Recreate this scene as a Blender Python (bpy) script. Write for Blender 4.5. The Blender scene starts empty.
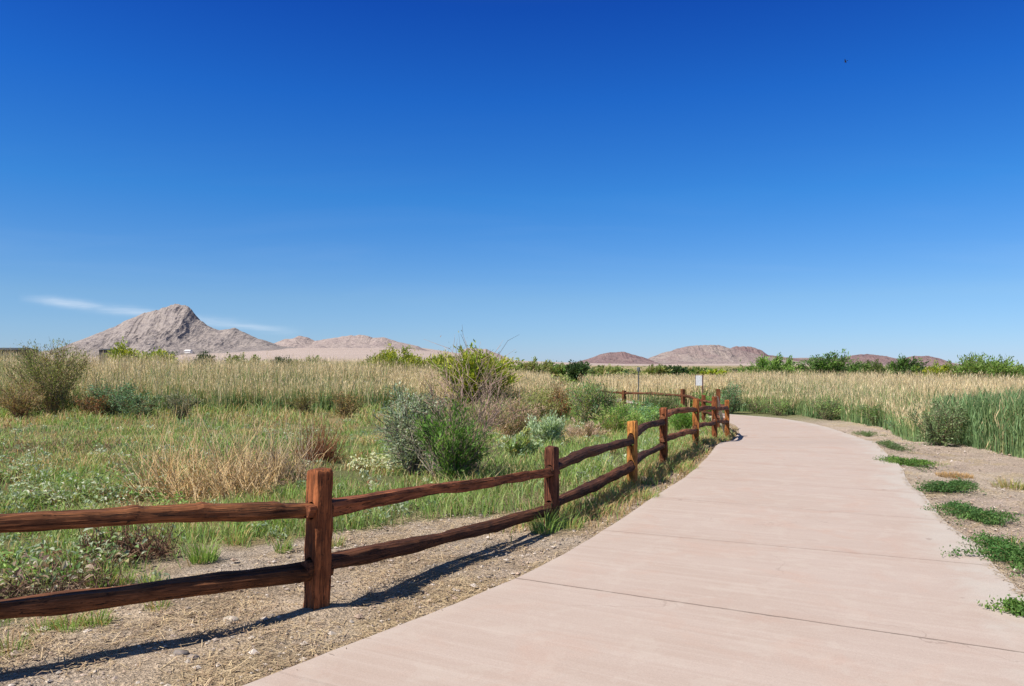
import bpy, math, random
import numpy as np
from mathutils import Vector, Matrix

random.seed(11)
rng = np.random.default_rng(11)
scene = bpy.context.scene
col = scene.collection

# ------------------------------------------------------------------ camera, sky, sun, exposure
F, CX, HZ, CH = 780.0, 512.0, 364.0, 1.6          # focal length and horizon of the view, eye height
cam_d = bpy.data.cameras.new("camera")
cam_d.sensor_width = 36.0
cam_d.lens = 36.0 * F / 1024.0
cam_d.shift_y = (HZ - 343.0) / 1024.0
cam_d.clip_start, cam_d.clip_end = 0.1, 60000.0
cam = bpy.data.objects.new("camera", cam_d)
cam.location = (0, 0, CH)
cam.rotation_euler = (math.radians(90), 0, 0)
col.objects.link(cam)
scene.camera = cam

SUN_EL, SUN_AZ = 53.0, 236.0                       # behind the camera, to the left, high
world = bpy.data.worlds.new("World")
scene.world = world
world.use_nodes = True
SKY_STRENGTH = 0.107

sun_d = bpy.data.lights.new("sun", 'SUN')
sun_d.energy = 4.9
sun_d.angle = math.radians(0.5)
sun_d.color = (1.0, 0.95, 0.88)
sun = bpy.data.objects.new("sun", sun_d)
_e, _a = math.radians(SUN_EL), math.radians(SUN_AZ)
_to = Vector((math.sin(_a) * math.cos(_e), math.cos(_a) * math.cos(_e), math.sin(_e)))
sun.rotation_euler = (-_to).to_track_quat('-Z', 'Y').to_euler()
sun.location = (-20, -20, 40)
col.objects.link(sun)

vs = scene.view_settings
vs.view_transform = 'Standard'
vs.look = 'None'
vs.exposure = 0.55
vs.gamma = 1.0
vs.use_curve_mapping = False
scene.cycles.max_bounces = 6
scene.cycles.transparent_max_bounces = 4


class NT:
    """small helper round a node tree"""
    def __init__(self, tree):
        self.t = tree
        self.n = tree.nodes
        self.l = tree.links

    def new(self, kind, **kw):
        n = self.n.new(kind)
        for k, v in kw.items():
            setattr(n, k, v)
        return n

    def link(self, a, b):
        self.l.new(a, b)

    def math(self, op, a, b=None, c=None, clamp=False):
        n = self.n.new('ShaderNodeMath')
        n.operation = op
        n.use_clamp = clamp
        for i, v in enumerate((a, b, c)):
            if v is None:
                continue
            if isinstance(v, (int, float)):
                n.inputs[i].default_value = v
            else:
                self.l.new(v, n.inputs[i])
        return n.outputs[0]

    def mix(self, fac, a, b, mode='MIX'):
        n = self.n.new('ShaderNodeMix')
        n.data_type = 'RGBA'
        n.blend_type = mode
        for sock, v in ((n.inputs[0], fac), (n.inputs[6], a), (n.inputs[7], b)):
            if isinstance(v, (int, float)):
                sock.default_value = v
            elif isinstance(v, tuple):
                sock.default_value = (v[0], v[1], v[2], 1)
            else:
                self.l.new(v, sock)
        return n.outputs[2]

    def ramp(self, fac, stops):
        n = self.n.new('ShaderNodeValToRGB')
        el = n.color_ramp.elements
        while len(el) < len(stops):
            el.new(0.5)
        for e, (p, c) in zip(el, stops):
            e.position = p
            e.color = (c, c, c, 1) if isinstance(c, (int, float)) else (c[0], c[1], c[2], 1)
        self.l.new(fac, n.inputs[0])
        return n.outputs[0]

    def noise(self, vec, scale, detail=4, rough=0.55, dist=0.0):
        n = self.n.new('ShaderNodeTexNoise')
        n.inputs['Scale'].default_value = scale
        n.inputs['Detail'].default_value = detail
        n.inputs['Roughness'].default_value = rough
        n.inputs['Distortion'].default_value = dist
        if vec is not None:
            self.l.new(vec, n.inputs['Vector'])
        return n.outputs[0]

    def mapping(self, vec, scale=(1, 1, 1), loc=(0, 0, 0), rot=(0, 0, 0)):
        n = self.n.new('ShaderNodeMapping')
        n.inputs['Scale'].default_value = scale
        n.inputs['Location'].default_value = loc
        n.inputs['Rotation'].default_value = rot
        self.l.new(vec, n.inputs['Vector'])
        return n.outputs[0]


def build_world():
    w = NT(world.node_tree)
    w.n.clear()
    out = w.new('ShaderNodeOutputWorld')
    bg = w.new('ShaderNodeBackground')
    sky = w.new('ShaderNodeTexSky', sky_type='NISHITA')
    sky.sun_disc = False
    sky.sun_elevation = math.radians(SUN_EL)
    sky.sun_rotation = math.radians(SUN_AZ)
    sky.altitude = 500
    sky.air_density = 1.0
    sky.dust_density = 0.0
    sky.ozone_density = 6.0
    tc0 = w.new('ShaderNodeTexCoord')
    sp0 = w.new('ShaderNodeSeparateXYZ')
    w.link(tc0.outputs['Generated'], sp0.inputs[0])
    up = w.math('DIVIDE', sp0.outputs[2], 0.8, clamp=True)
    # deeper blue in view; unseen overhead stops tinted to set the fill light
    sky_tint = w.ramp(up, [(0.0, (0.3909, 0.5005, 0.7838)), (0.0385, (0.3984, 0.5244, 0.7512)), (0.10225, (0.4085, 0.5532, 0.7214)), (0.25749999999999995, (0.175, 0.5183, 0.8307)), (0.39999999999999997, (0.0826, 0.4023, 0.874)), (0.5225, (0.0484, 0.2768, 0.804)), (0.775, (0.60, 0.56, 0.50)), (1.0, (0.64, 0.58, 0.50))])
    skyc = w.mix(1.0, sky.outputs[0], sky_tint, 'MULTIPLY')
    # thin cirrus streak, laid out by compass direction and elevation
    tc = w.new('ShaderNodeTexCoord')
    sep = w.new('ShaderNodeSeparateXYZ')
    w.link(tc.outputs['Generated'], sep.inputs[0])
    yy = w.math('MAXIMUM', sep.outputs[1], 0.05)
    a = w.math('DIVIDE', sep.outputs[0], yy)
    e = w.math('DIVIDE', sep.outputs[2], yy)
    cmb = w.new('ShaderNodeCombineXYZ')
    w.link(a, cmb.inputs[0])
    w.link(e, cmb.inputs[1])
    wob = w.noise(w.mapping(cmb.outputs[0], (16, 16, 1)), 1.0, 3)
    line = w.math('MULTIPLY_ADD', a, -0.125, 0.0845 - 0.125 * 0.624)
    d = w.math('SUBTRACT', e, line)
    d = w.math('ADD', d, w.math('MULTIPLY', w.math('SUBTRACT', wob, 0.5), 0.010))
    d = w.math('DIVIDE', d, 0.0052)
    g = w.math('EXPONENT', w.math('MULTIPLY', w.math('MULTIPLY', d, d), -1.0))
    wa = w.math('SMOOTH_MIN', 1.0, w.math('MULTIPLY', w.math('ADD', a, 0.635), 22.0), 0.2)
    wb = w.math('SMOOTH_MIN', 1.0, w.math('MULTIPLY', w.math('SUBTRACT', -0.265, a), 16.0), 0.2)
    win = w.math('MAXIMUM', w.math('MULTIPLY', w.math('MAXIMUM', wa, 0.0), w.math('MAXIMUM', wb, 0.0)), 0.0)
    fib = w.noise(w.mapping(cmb.outputs[0], (9, 110, 1), rot=(0, 0, 0.13)), 1.0, 5, 0.6, 0.4)
    fib = w.math('MULTIPLY', w.math('SUBTRACT', fib, 0.25), 1.5, clamp=True)
    m1 = w.math('MULTIPLY', w.math('MULTIPLY', g, win), w.math('MULTIPLY', fib, 0.95))
    # very faint high haze bands near the horizon
    hz = w.noise(w.mapping(cmb.outputs[0], (2.2, 22, 1), rot=(0, 0, 0.06)), 1.0, 4, 0.55, 0.6)
    hz = w.math('MULTIPLY', w.math('SUBTRACT', hz, 0.5), 0.14, clamp=True)
    hw = w.math('EXPONENT', w.math('MULTIPLY', w.math('MULTIPLY', w.math('SUBTRACT', e, 0.12), w.math('SUBTRACT', e, 0.12)), -90.0))
    m = w.math('ADD', m1, w.math('MULTIPLY', hz, hw), clamp=True)
    mixed = w.mix(m, skyc, (4.6, 5.3, 6.2))
    w.link(mixed, bg.inputs['Color'])
    bg.inputs['Strength'].default_value = SKY_STRENGTH
    w.link(bg.outputs[0], out.inputs['Surface'])


build_world()


# ------------------------------------------------------------------ numbers: noise and terrain
def _hash(ix, iy, seed):
    h = (ix.astype(np.int64) * 374761393 + iy.astype(np.int64) * 668265263 + seed * 974634777) & 0xffffffff
    h = ((h ^ (h >> 13)) * 1274126177) & 0xffffffff
    h = h ^ (h >> 16)
    return (h & 0xffff) / 65535.0


def vnoise(x, y, seed=0):
    x = np.asarray(x, float)
    y = np.asarray(y, float)
    ix, iy = np.floor(x), np.floor(y)
    fx, fy = x - ix, y - iy
    fx = fx * fx * fx * (fx * (fx * 6 - 15) + 10)
    fy = fy * fy * fy * (fy * (fy * 6 - 15) + 10)
    a, b = _hash(ix, iy, seed), _hash(ix + 1, iy, seed)
    c, d = _hash(ix, iy + 1, seed), _hash(ix + 1, iy + 1, seed)
    return (a * (1 - fx) + b * fx) * (1 - fy) + (c * (1 - fx) + d * fx) * fy


def fbm(x, y, seed=0, octaves=4, gain=0.5):
    s, amp, tot, f = 0.0, 1.0, 0.0, 1.0
    for o in range(octaves):
        s = s + amp * vnoise(x * f + 17.3 * o, y * f - 9.1 * o, seed + o)
        tot += amp
        amp *= gain
        f *= 2.03
    return s / tot


def ridged(x, y, seed=0, octaves=5):
    s, amp, tot, f = 0.0, 1.0, 0.0, 1.0
    for o in range(octaves):
        v = 1 - np.abs(2 * vnoise(x * f + 7.7 * o, y * f + 3.1 * o, seed + o) - 1)
        s = s + amp * v * v
        tot += amp
        amp *= 0.5
        f *= 2.1
    return s / tot


def smooth(t):
    t = np.clip(t, 0, 1)
    return t * t * (3 - 2 * t)


EPX = [-900, 0, 200, 270, 400, 440, 500, 560, 650, 800, 900, 1024, 1900]
EPY = [356, 356.5, 355.5, 348.5, 348.5, 353, 360.5, 362.5, 364, 363, 365.5, 367, 367]


def gz(x, y):
    """height of the open ground"""
    x = np.asarray(x, float)
    y = np.asarray(y, float)
    z = -0.4 * smooth((y - 14.5) / 6.5)
    px = CX + F * x / np.maximum(y, 1.0)
    el = (HZ - np.interp(px, EPX, EPY)) / F
    t = np.clip((y - 350) / 4650, 0, 2.2)
    return z + t ** 1.25 * 5000 * el


def G(px, py):
    """a point of the ground, found along the sight line of the photograph once, as a survey"""
    k = (py - HZ) / F
    lo, hi = 1.0, 300.0
    for _ in range(50):
        m = 0.5 * (lo + hi)
        if CH - k * m > float(gz(0, m)):
            lo = m
        else:
            hi = m
    return ((px - CX) / F * lo, lo)


def X(px, y):
    return (px - CX) / F * y


def Z(py, y):
    return CH - (py - HZ) / F * y


# path stations: left edge, right edge, joint number
PATH = [(-4, (-5.6, -2.0), (-2.6, -4.4)), (-3, (-4.3, -0.2), (-1.3, -2.5)), (-2, (-2.9, 1.65), (0.45, -0.2)), (-1, (-1.2, 3.97), (1.95, 2.2)),
        (0, (0.02, 5.70), (3.08, 4.06)), (1, (0.86, 7.35), (3.74, 6.05)), (2, (1.67, 9.2), (4.32, 7.8)), (3, (2.40, 10.8), (4.95, 9.45)),
        (4, (3.13, 12.7), (5.65, 11.25)), (5, (3.8, 14.6), (6.45, 13.3)), (6, (4.55, 16.8), (7.45, 16.0)), (7, (5.25, 18.9), (8.5, 18.3)),
        (8, (6.0, 20.9), (9.2, 20.6)), (9, (6.7, 23.0), (9.65, 23.2)), (10, (7.2, 25.2), (9.9, 26.0)), (11, (7.25, 27.4), (9.55, 28.5)),
        (12, (6.6, 29.4), (8.5, 30.6)), (13, (5.4, 31.6), (7.3, 33.3)), (14, (4.4, 34.0), (6.7, 35.6)), (15, (3.8, 37.0), (6.4, 38.0)),
        (17, (3.4, 44.0), (6.2, 44.0))]


def catmull(ts, pts, t):
    ts = np.array(ts, float)
    pts = np.array(pts, float)
    m = np.gradient(pts, ts, axis=0)
    i = np.clip(np.searchsorted(ts, t, side='right') - 1, 0, len(ts) - 2)
    h = ts[i + 1] - ts[i]
    u = ((t - ts[i]) / h)[:, None]
    h = h[:, None]
    return ((2 * u**3 - 3 * u**2 + 1) * pts[i] + (u**3 - 2 * u**2 + u) * h * m[i] + (-2 * u**3 + 3 * u**2) * pts[i + 1] + (u**3 - u**2) * h * m[i + 1])


TV = np.linspace(-4, 17, 22 * 14)
EL = catmull([p[0] for p in PATH], [p[1] for p in PATH], TV)
ER = catmull([p[0] for p in PATH], [p[2] for p in PATH], TV)
# edges not quite straight
EL[:, 0] += (fbm(TV * 1.1, TV * 0, 3, 2) - 0.5) * 0.03 + (fbm(TV * 6, TV * 0, 4, 2) - 0.5) * 0.02
ER[:, 0] += (fbm(TV * 1.4, TV * 0, 8, 2) - 0.5) * 0.14 + (fbm(TV * 6, TV * 0, 4, 2) - 0.5) * 0.03


def xl(y):
    return np.interp(y, EL[:, 1], EL[:, 0])


def xr(y):
    o = np.argsort(ER[:, 1])
    return np.interp(y, ER[o, 1], ER[o, 0])


# fence posts: x, y, ground, top, turn
POSTS = [(-3.45, 3.35), (-1.26, 5.03), (0.395, 7.7), (X(632, 10.15), 10.15), (X(663.5, 12.2), 12.2), (X(695.5, 15.3), 15.3),
         (X(714.6, 18.1), 18.1), (X(727, 20.9), 20.9), (X(717.5, 23.2), 23.2), (X(703.6, 25.5), 25.5), (X(683, 27.3), 27.3), (X(624, 29.0), 29.0), (X(598, 31.0), 31.0)]
_fy = np.array([-6.0, 0.5] + [p[1] for p in POSTS[:8]])
_fx = np.array([-10.5, -6.2] + [p[0] for p in POSTS[:8]])


def xf(y):
    return np.interp(y, _fy, _fx)


# ------------------------------------------------------------------ mesh gathering
class Acc:
    def __init__(self):
        self.v, self.c, self.f4, self.f3, self.n = [], [], [], [], 0

    def add(self, v, c, f4=None, f3=None):
        v = np.asarray(v, float).reshape(-1, 3)
        c = np.asarray(c, float)
        if c.ndim == 1:
            c = np.tile(c, (len(v), 1))
        self.v.append(v)
        self.c.append(c.reshape(-1, 3))
        if f4 is not None and len(f4):
            self.f4.append(np.asarray(f4, np.int64) + self.n)
        if f3 is not None and len(f3):
            self.f3.append(np.asarray(f3, np.int64) + self.n)
        self.n += len(v)

    def build(self, name, mat, parent=None, origin=(0, 0, 0), smooth_shade=False):
        v = np.concatenate(self.v) - np.array(origin, float)
        c = np.concatenate(self.c)
        f4 = np.concatenate(self.f4) if self.f4 else np.zeros((0, 4), np.int64)
        f3 = np.concatenate(self.f3) if self.f3 else np.zeros((0, 3), np.int64)
        me = bpy.data.meshes.new(name)
        me.vertices.add(len(v))
        me.vertices.foreach_set('co', v.astype(np.float32).ravel())
        loops = np.concatenate([f4.ravel(), f3.ravel()])
        me.loops.add(len(loops))
        me.loops.foreach_set('vertex_index', loops.astype(np.int32))
        starts = np.concatenate([np.arange(len(f4)) * 4, len(f4) * 4 + np.arange(len(f3)) * 3])
        me.polygons.add(len(starts))
        me.polygons.foreach_set('loop_start', starts.astype(np.int32))
        me.update(calc_edges=True)
        at = me.attributes.new('Col', 'FLOAT_COLOR', 'POINT')
        at.data.foreach_set('color', np.concatenate([c, np.ones((len(c), 1))], 1).astype(np.float32).ravel())
        me.polygons.foreach_set('use_smooth', [bool(smooth_shade)] * len(starts))
        me.validate()
        me.materials.append(mat)
        o = bpy.data.objects.new(name, me)
        col.objects.link(o)
        if parent is not None:
            o.parent = parent
        else:
            o.location = origin
        return o


def jit(c, n, amt=0.18, hue=0.05):
    """n colours round c: lighter and darker, a little off hue"""
    c = np.array(c, float)
    k = 1 + (rng.random((n, 1)) * 2 - 1) * amt
    return np.clip(c * k * (1 + (rng.random((n, 3)) * 2 - 1) * hue), 0.001, 1)


def pick(cols, n, p=None, amt=0.18):
    cols = np.array(cols, float)
    i = rng.choice(len(cols), n, p=p)
    k = 1 + (rng.random((n, 1)) * 2 - 1) * amt
    return np.clip(cols[i] * k, 0.001, 1)


def blades(acc, P, h, w, lean, c, ctip=None, az=None):
    n = len(P)
    if n == 0:
        return
    h, w, lean = (np.broadcast_to(np.asarray(q, float), (n,)) for q in (h, w, lean))
    if az is None:
        az = rng.random(n) * 2 * math.pi
    d = np.stack([np.cos(az), np.sin(az), np.zeros(n)], 1)
    sa = rng.random(n) * 2 * math.pi
    s = np.stack([np.cos(sa), np.sin(sa), np.zeros(n)], 1) * (w / 2)[:, None]
    up = np.array([0, 0, 1.0])
    mid = P + up * (h * 0.55)[:, None] + d * (h * lean * 0.32)[:, None]
    tip = P + up * (h * np.sqrt(np.maximum(1 - 0.7 * lean**2, 0.05)))[:, None] + d * (h * lean)[:, None]
    v = np.stack([P - s, P + s, mid - s * 0.75, mid + s * 0.75, tip], 1).reshape(-1, 3)
    if ctip is None:
        ctip = c
    cc = np.stack([c, c, c * 0.5 + ctip * 0.5, c * 0.5 + ctip * 0.5, ctip], 1).reshape(-1, 3)
    b = np.arange(n)[:, None] * 5
    acc.add(v, cc, b + np.array([0, 1, 3, 2]), b + np.array([2, 3, 4]))


def rand_dirs(n):
    v = rng.normal(size=(n, 3))
    return v / np.linalg.norm(v, axis=1, keepdims=True)


def leaves(acc, C, size, c, elong=0.4, updir=0.0, D=None):
    n = len(C)
    if n == 0:
        return
    size = np.broadcast_to(np.asarray(size, float), (n,))[:, None]
    t = rand_dirs(n) if D is None else D + rand_dirs(n) * 0.45
    t[:, 2] += updir
    t /= np.linalg.norm(t, axis=1, keepdims=True)
    r = rand_dirs(n)
    b = np.cross(t, r)
    b /= np.linalg.norm(b, axis=1, keepdims=True) + 1e-9
    nn = np.cross(t, b)
    v = np.stack([C - t * size * 0.5, C + b * size * elong * 0.5 - t * size * 0.05, C + t * size * 0.5 + nn * size * 0.12, C - b * size * elong * 0.5 - t * size * 0.05], 1).reshape(-1, 3)
    acc.add(v, np.repeat(c, 4, axis=0), np.arange(n)[:, None] * 4 + np.array([0, 1, 2, 3]))


def leaves2(acc, C, size, c, elong=0.5, updir=0.0):
    n = len(C)
    size = np.broadcast_to(np.asarray(size, float), (n,))[:, None]
    t = rand_dirs(n)
    t[:, 2] = np.abs(t[:, 2]) * 0.6 + updir
    t /= np.linalg.norm(t, axis=1, keepdims=True)
    b = np.cross(t, np.array([0, 0, 1.0]) + rand_dirs(n) * 0.5)
    b /= np.linalg.norm(b, axis=1, keepdims=True) + 1e-9
    nn = np.cross(b, t)
    e = size * elong * 0.5
    rows = [-t * size * 0.5, -t * size * 0.18 + b * e * 0.85 + nn * e * 0.5, t * size * 0.16 + b * e + nn * e * 0.45, t * size * 0.5 - nn * size * 0.16,
            t * size * 0.16 - b * e + nn * e * 0.45, -t * size * 0.18 - b * e * 0.85 + nn * e * 0.5, t * size * 0.0]
    v = np.stack([C + r for r in rows], 1).reshape(-1, 3)
    base = np.arange(n)[:, None] * 7
    f = np.concatenate([base + np.array(q) for q in ((0, 1, 2, 6), (6, 2, 3, 4), (0, 6, 4, 5))])
    acc.add(v, np.repeat(c, 7, axis=0), f)


def tubes(acc, PL, R, c, sides=3):
    """PL (N,K,3) polylines, R (N,K) radii, c (N,3)"""
    N, K, _ = PL.shape
    T = np.gradient(PL, axis=1)
    T /= np.linalg.norm(T, axis=2, keepdims=True) + 1e-9
    ref = np.array([0.31, 0.17, 0.93])
    A = np.cross(T, ref)
    A /= np.linalg.norm(A, axis=2, keepdims=True) + 1e-9
    B = np.cross(T, A)
    ang = np.arange(sides) * 2 * math.pi / sides
    v = PL[:, :, None, :] + (A[:, :, None, :] * np.cos(ang)[None, None, :, None] + B[:, :, None, :] * np.sin(ang)[None, None, :, None]) * R[:, :, None, None]
    idx = np.arange(N * K * sides).reshape(N, K, sides)
    f = np.stack([idx[:, :-1], np.roll(idx, -1, 2)[:, :-1], np.roll(idx, -1, 2)[:, 1:], idx[:, 1:]], -1).reshape(-1, 4)
    acc.add(v.reshape(-1, 3), np.repeat(c, K * sides, axis=0), f)


# ------------------------------------------------------------------ materials
def new_mat(name):
    m = bpy.data.materials.new(name)
    m.use_nodes = True
    t = NT(m.node_tree)
    t.n.clear()
    out = t.new('ShaderNodeOutputMaterial')
    return m, t, out


def principled(t, rough=0.8, spec=0.3):
    p = t.new('ShaderNodeBsdfPrincipled')
    p.inputs['Roughness'].default_value = rough
    p.inputs['Specular IOR Level'].default_value = spec
    return p


def leaf_mat(name, transl=0.3, rough=0.6, spec=0.25, gain=1.0):
    m, t, out = new_mat(name)
    a = t.new('ShaderNodeAttribute', attribute_name='Col')
    p = principled(t, rough, spec)
    tr = t.new('ShaderNodeBsdfTranslucent')
    tc = t.new('ShaderNodeTexCoord')
    nz = t.noise(tc.outputs['Object'], 9.0, 3)
    v = t.mix(1.0, a.outputs['Color'], t.ramp(nz, [(0.25, 0.75 * gain), (0.75, 1.2 * gain)]), 'MULTIPLY')
    t.link(v, p.inputs['Base Color'])
    t.link(t.mix(1.0, v, (1.15, 1.2, 0.7), 'MULTIPLY'), tr.inputs['Color'])
    ms = t.new('ShaderNodeMixShader')
    ms.inputs[0].default_value = transl
    t.link(p.outputs[0], ms.inputs[1])
    t.link(tr.outputs[0], ms.inputs[2])
    t.link(ms.outputs[0], out.inputs['Surface'])
    return m


M_LEAF = leaf_mat('leaf', 0.36, gain=1.32)
M_DRY = leaf_mat('dry_stalk', 0.25, 0.75, 0.15, 1.25)


def attr_mat(name, rough=0.9, spec=0.15, nscale=30.0, bump=0.4, dist=0.004):
    m, t, out = new_mat(name)
    a = t.new('ShaderNodeAttribute', attribute_name='Col')
    tc = t.new('ShaderNodeTexCoord')
    nz = t.noise(tc.outputs['Object'], nscale, 5, 0.6)
    p = principled(t, rough, spec)
    t.link(t.mix(1.0, a.outputs['Color'], t.ramp(nz, [(0.25, 0.7), (0.75, 1.25)]), 'MULTIPLY'), p.inputs['Base Color'])
    b = t.new('ShaderNodeBump')
    b.inputs['Strength'].default_value = bump
    b.inputs['Distance'].default_value = dist
    t.link(nz, b.inputs['Height'])
    t.link(b.outputs[0], p.inputs['Normal'])
    t.link(p.outputs[0], out.inputs['Surface'])
    return m


M_BARK = attr_mat('bark', 0.85, 0.15, 40)
M_STONE = attr_mat('stone', 0.85, 0.2, 60)
M_PAINT = attr_mat('painted_metal', 0.5, 0.4, 20, 0.1)
M_WALL = attr_mat('plaster', 0.8, 0.2, 2, 0.2, 0.02)
M_FEATHER = attr_mat('feather', 0.7, 0.2, 30, 0.1)


def ground_mat():
    m, t, out = new_mat('desert_soil')
    a = t.new('ShaderNodeAttribute', attribute_name='Col')
    tc = t.new('ShaderNodeTexCoord')
    P = tc.outputs['Object']
    big = t.noise(P, 1.7, 5, 0.6)
    fine = t.noise(P, 26, 6, 0.65)
    grit = t.noise(P, 130, 3, 0.6)
    vor = t.new('ShaderNodeTexVoronoi')
    vor.inputs['Scale'].default_value = 55
    t.link(P, vor.inputs['Vector'])
    c = t.mix(1.0, a.outputs['Color'], t.ramp(big, [(0.3, 0.86), (0.7, 1.12)]), 'MULTIPLY')
    c = t.mix(1.0, c, t.ramp(fine, [(0.28, 0.62), (0.5, 1.0), (0.75, 1.28)]), 'MULTIPLY')
    c = t.mix(0.8, c, t.ramp(grit, [(0.3, 0.6), (0.55, 1.05), (0.75, 1.3)]), 'MULTIPLY')
    c = t.mix(1.0, c, t.ramp(vor.outputs['Distance'], [(0.0, 1.25), (0.35, 1.1), (0.6, 0.8)]), 'MULTIPLY')
    p = principled(t, 0.95, 0.1)
    t.link(c, p.inputs['Base Color'])
    hgt = t.math('ADD', t.math('MULTIPLY', fine, 1.0), t.math('MULTIPLY', grit, 0.35))
    hgt = t.math('ADD', hgt, t.math('MULTIPLY', vor.outputs['Distance'], -0.25))
    b = t.new('ShaderNodeBump')
    b.inputs['Strength'].default_value = 1.0
    b.inputs['Distance'].default_value = 0.045
    t.link(hgt, b.inputs['Height'])
    t.link(b.outputs[0], p.inputs['Normal'])
    t.link(p.outputs[0], out.inputs['Surface'])
    return m


def concrete_mat():
    m, t, out = new_mat('pink_concrete')
    uv = t.new('ShaderNodeUVMap', uv_map='lane')           # x: 0..1 across, y: joint number along
    sep = t.new('ShaderNodeSeparateXYZ')
    t.link(uv.outputs[0], sep.inputs[0])
    tc = t.new('ShaderNodeTexCoord')
    P = tc.outputs['Object']
    broad = t.noise(P, 0.55, 4, 0.55)
    streak = t.noise(t.mapping(uv.outputs[0], (1.6, 26, 1)), 1.0, 5, 0.6, 0.6)
    blot = t.noise(P, 1.9, 5, 0.6, 0.8)
    fine = t.noise(P, 90, 4, 0.7)
    c = t.mix(t.ramp(broad, [(0.35, 0.0), (0.68, 1.0)]), (0.385, 0.298, 0.244), (0.408, 0.325, 0.275))
    c = t.mix(t.math('MULTIPLY', t.ramp(streak, [(0.42, 0.0), (0.68, 1.0)]), 0.8), c, (0.435, 0.352, 0.298))
    c = t.mix(t.math('MULTIPLY', t.ramp(blot, [(0.52, 0.0), (0.70, 1.0)]), 0.6), c, (0.415, 0.295, 0.235))
    # worn pale margins where the colour has washed off, mostly on the right side
    edge = t.math('ADD', sep.outputs[0], t.math('MULTIPLY', t.math('SUBTRACT', blot, 0.5), 0.55))
    c = t.mix(t.math('MULTIPLY', t.ramp(edge, [(0.86, 0.0), (0.97, 1.0)]), 0.75), c, (0.43, 0.385, 0.335))
    edge2 = t.math('SUBTRACT', t.math('MULTIPLY', t.math('SUBTRACT', blot, 0.5), 0.22), t.math('SUBTRACT', sep.outputs[0], 0.04))
    c = t.mix(t.math('MULTIPLY', t.ramp(edge2, [(0.0, 0.0), (0.06, 1.0)]), 0.5), c, (0.45, 0.385, 0.325))
    # control joints, dirt in the groove
    wob = t.math('MULTIPLY', t.math('SUBTRACT', t.noise(P, 7, 4), 0.5), 0.010)
    fr = t.math('FRACT', t.math('ADD', t.math('ADD', sep.outputs[1], 0.5), wob))
    dj = t.math('ABSOLUTE', t.math('SUBTRACT', fr, 0.5))
    dirt = t.noise(P, 14, 5, 0.7)
    jw = t.math('MULTIPLY_ADD', dirt, 0.010, -0.0004)
    j = t.math('LESS_THAN', dj, jw)
    wn = t.new('ShaderNodeTexWhiteNoise', noise_dimensions='1D')
    t.link(t.math('FLOOR', t.math('ADD', sep.outputs[1], 0.5)), wn.inputs['W'])
    first = t.math('LESS_THAN', t.math('ABSOLUTE', sep.outputs[1]), 0.5)
    second = t.math('MULTIPLY', t.math('LESS_THAN', t.math('ABSOLUTE', t.math('SUBTRACT', sep.outputs[1], 1.0)), 0.5), 0.42)
    jstr = t.math('MAXIMUM', t.math('MAXIMUM', second, t.math('MULTIPLY', first, 0.72)), t.math('MULTIPLY_ADD', wn.outputs['Value'], 0.25, 0.08))
    stain = t.math('MULTIPLY', t.math('SUBTRACT', 1.0, t.math('DIVIDE', dj, 0.10), clamp=True), t.ramp(blot, [(0.4, 0.0), (0.7, 0.5)]))
    c = t.mix(stain, c, (0.36, 0.245, 0.19))
    c = t.mix(t.math('MULTIPLY', j, jstr), c, (0.13, 0.10, 0.075))
    c = t.mix(1.0, c, t.ramp(fine, [(0.25, 0.88), (0.75, 1.08)]), 'MULTIPLY')
    agg = t.noise(P, 320, 2, 0.6)
    c = t.mix(1.0, c, t.ramp(agg, [(0.25, 0.80), (0.5, 1.0), (0.75, 1.10)]), 'MULTIPLY')
    dust = t.noise(P, 3.4, 6, 0.7, 0.3)
    c = t.mix(t.math('MULTIPLY', t.ramp(dust, [(0.52, 0.0), (0.60, 1.0)]), 0.22), c, (0.46, 0.395, 0.335))
    crk = t.new('ShaderNodeTexVoronoi', feature='DISTANCE_TO_EDGE')
    crk.inputs['Scale'].default_value = 0.33
    wrp = t.new('ShaderNodeVectorMath', operation='MULTIPLY_ADD')
    nzc = t.new('ShaderNodeTexNoise')
    nzc.inputs['Scale'].default_value = 2.2
    nzc.inputs['Detail'].default_value = 5
    t.link(P, nzc.inputs['Vector'])
    t.link(nzc.outputs['Color'], wrp.inputs[0])
    wrp.inputs[1].default_value = (0.7, 0.7, 0.7)
    t.link(P, wrp.inputs[2])
    t.link(wrp.outputs[0], crk.inputs['Vector'])
    hair = t.math('MULTIPLY', t.math('LESS_THAN', crk.outputs['Distance'], 0.0016), t.ramp(broad, [(0.5, 0.0), (0.6, 0.4)]))
    c = t.mix(hair, c, (0.20, 0.15, 0.12))
    spots = t.noise(P, 5.5, 2, 0.5)
    c = t.mix(t.math('MULTIPLY', t.ramp(spots, [(0.75, 0.0), (0.78, 1.0)]), 0.45), c, (0.22, 0.16, 0.13))
    p = principled(t, 0.85, 0.25)
    t.link(c, p.inputs['Base Color'])
    h = t.math('SUBTRACT', t.math('ADD', t.math('MULTIPLY', fine, 0.12), t.math('MULTIPLY', streak, 0.10)), t.math('MULTIPLY', j, 0.8))
    b = t.new('ShaderNodeBump')
    b.inputs['Strength'].default_value = 0.5
    b.inputs['Distance'].default_value = 0.006
    t.link(h, b.inputs['Height'])
    t.link(b.outputs[0], p.inputs['Normal'])
    t.link(p.outputs[0], out.inputs['Surface'])
    return m


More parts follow.
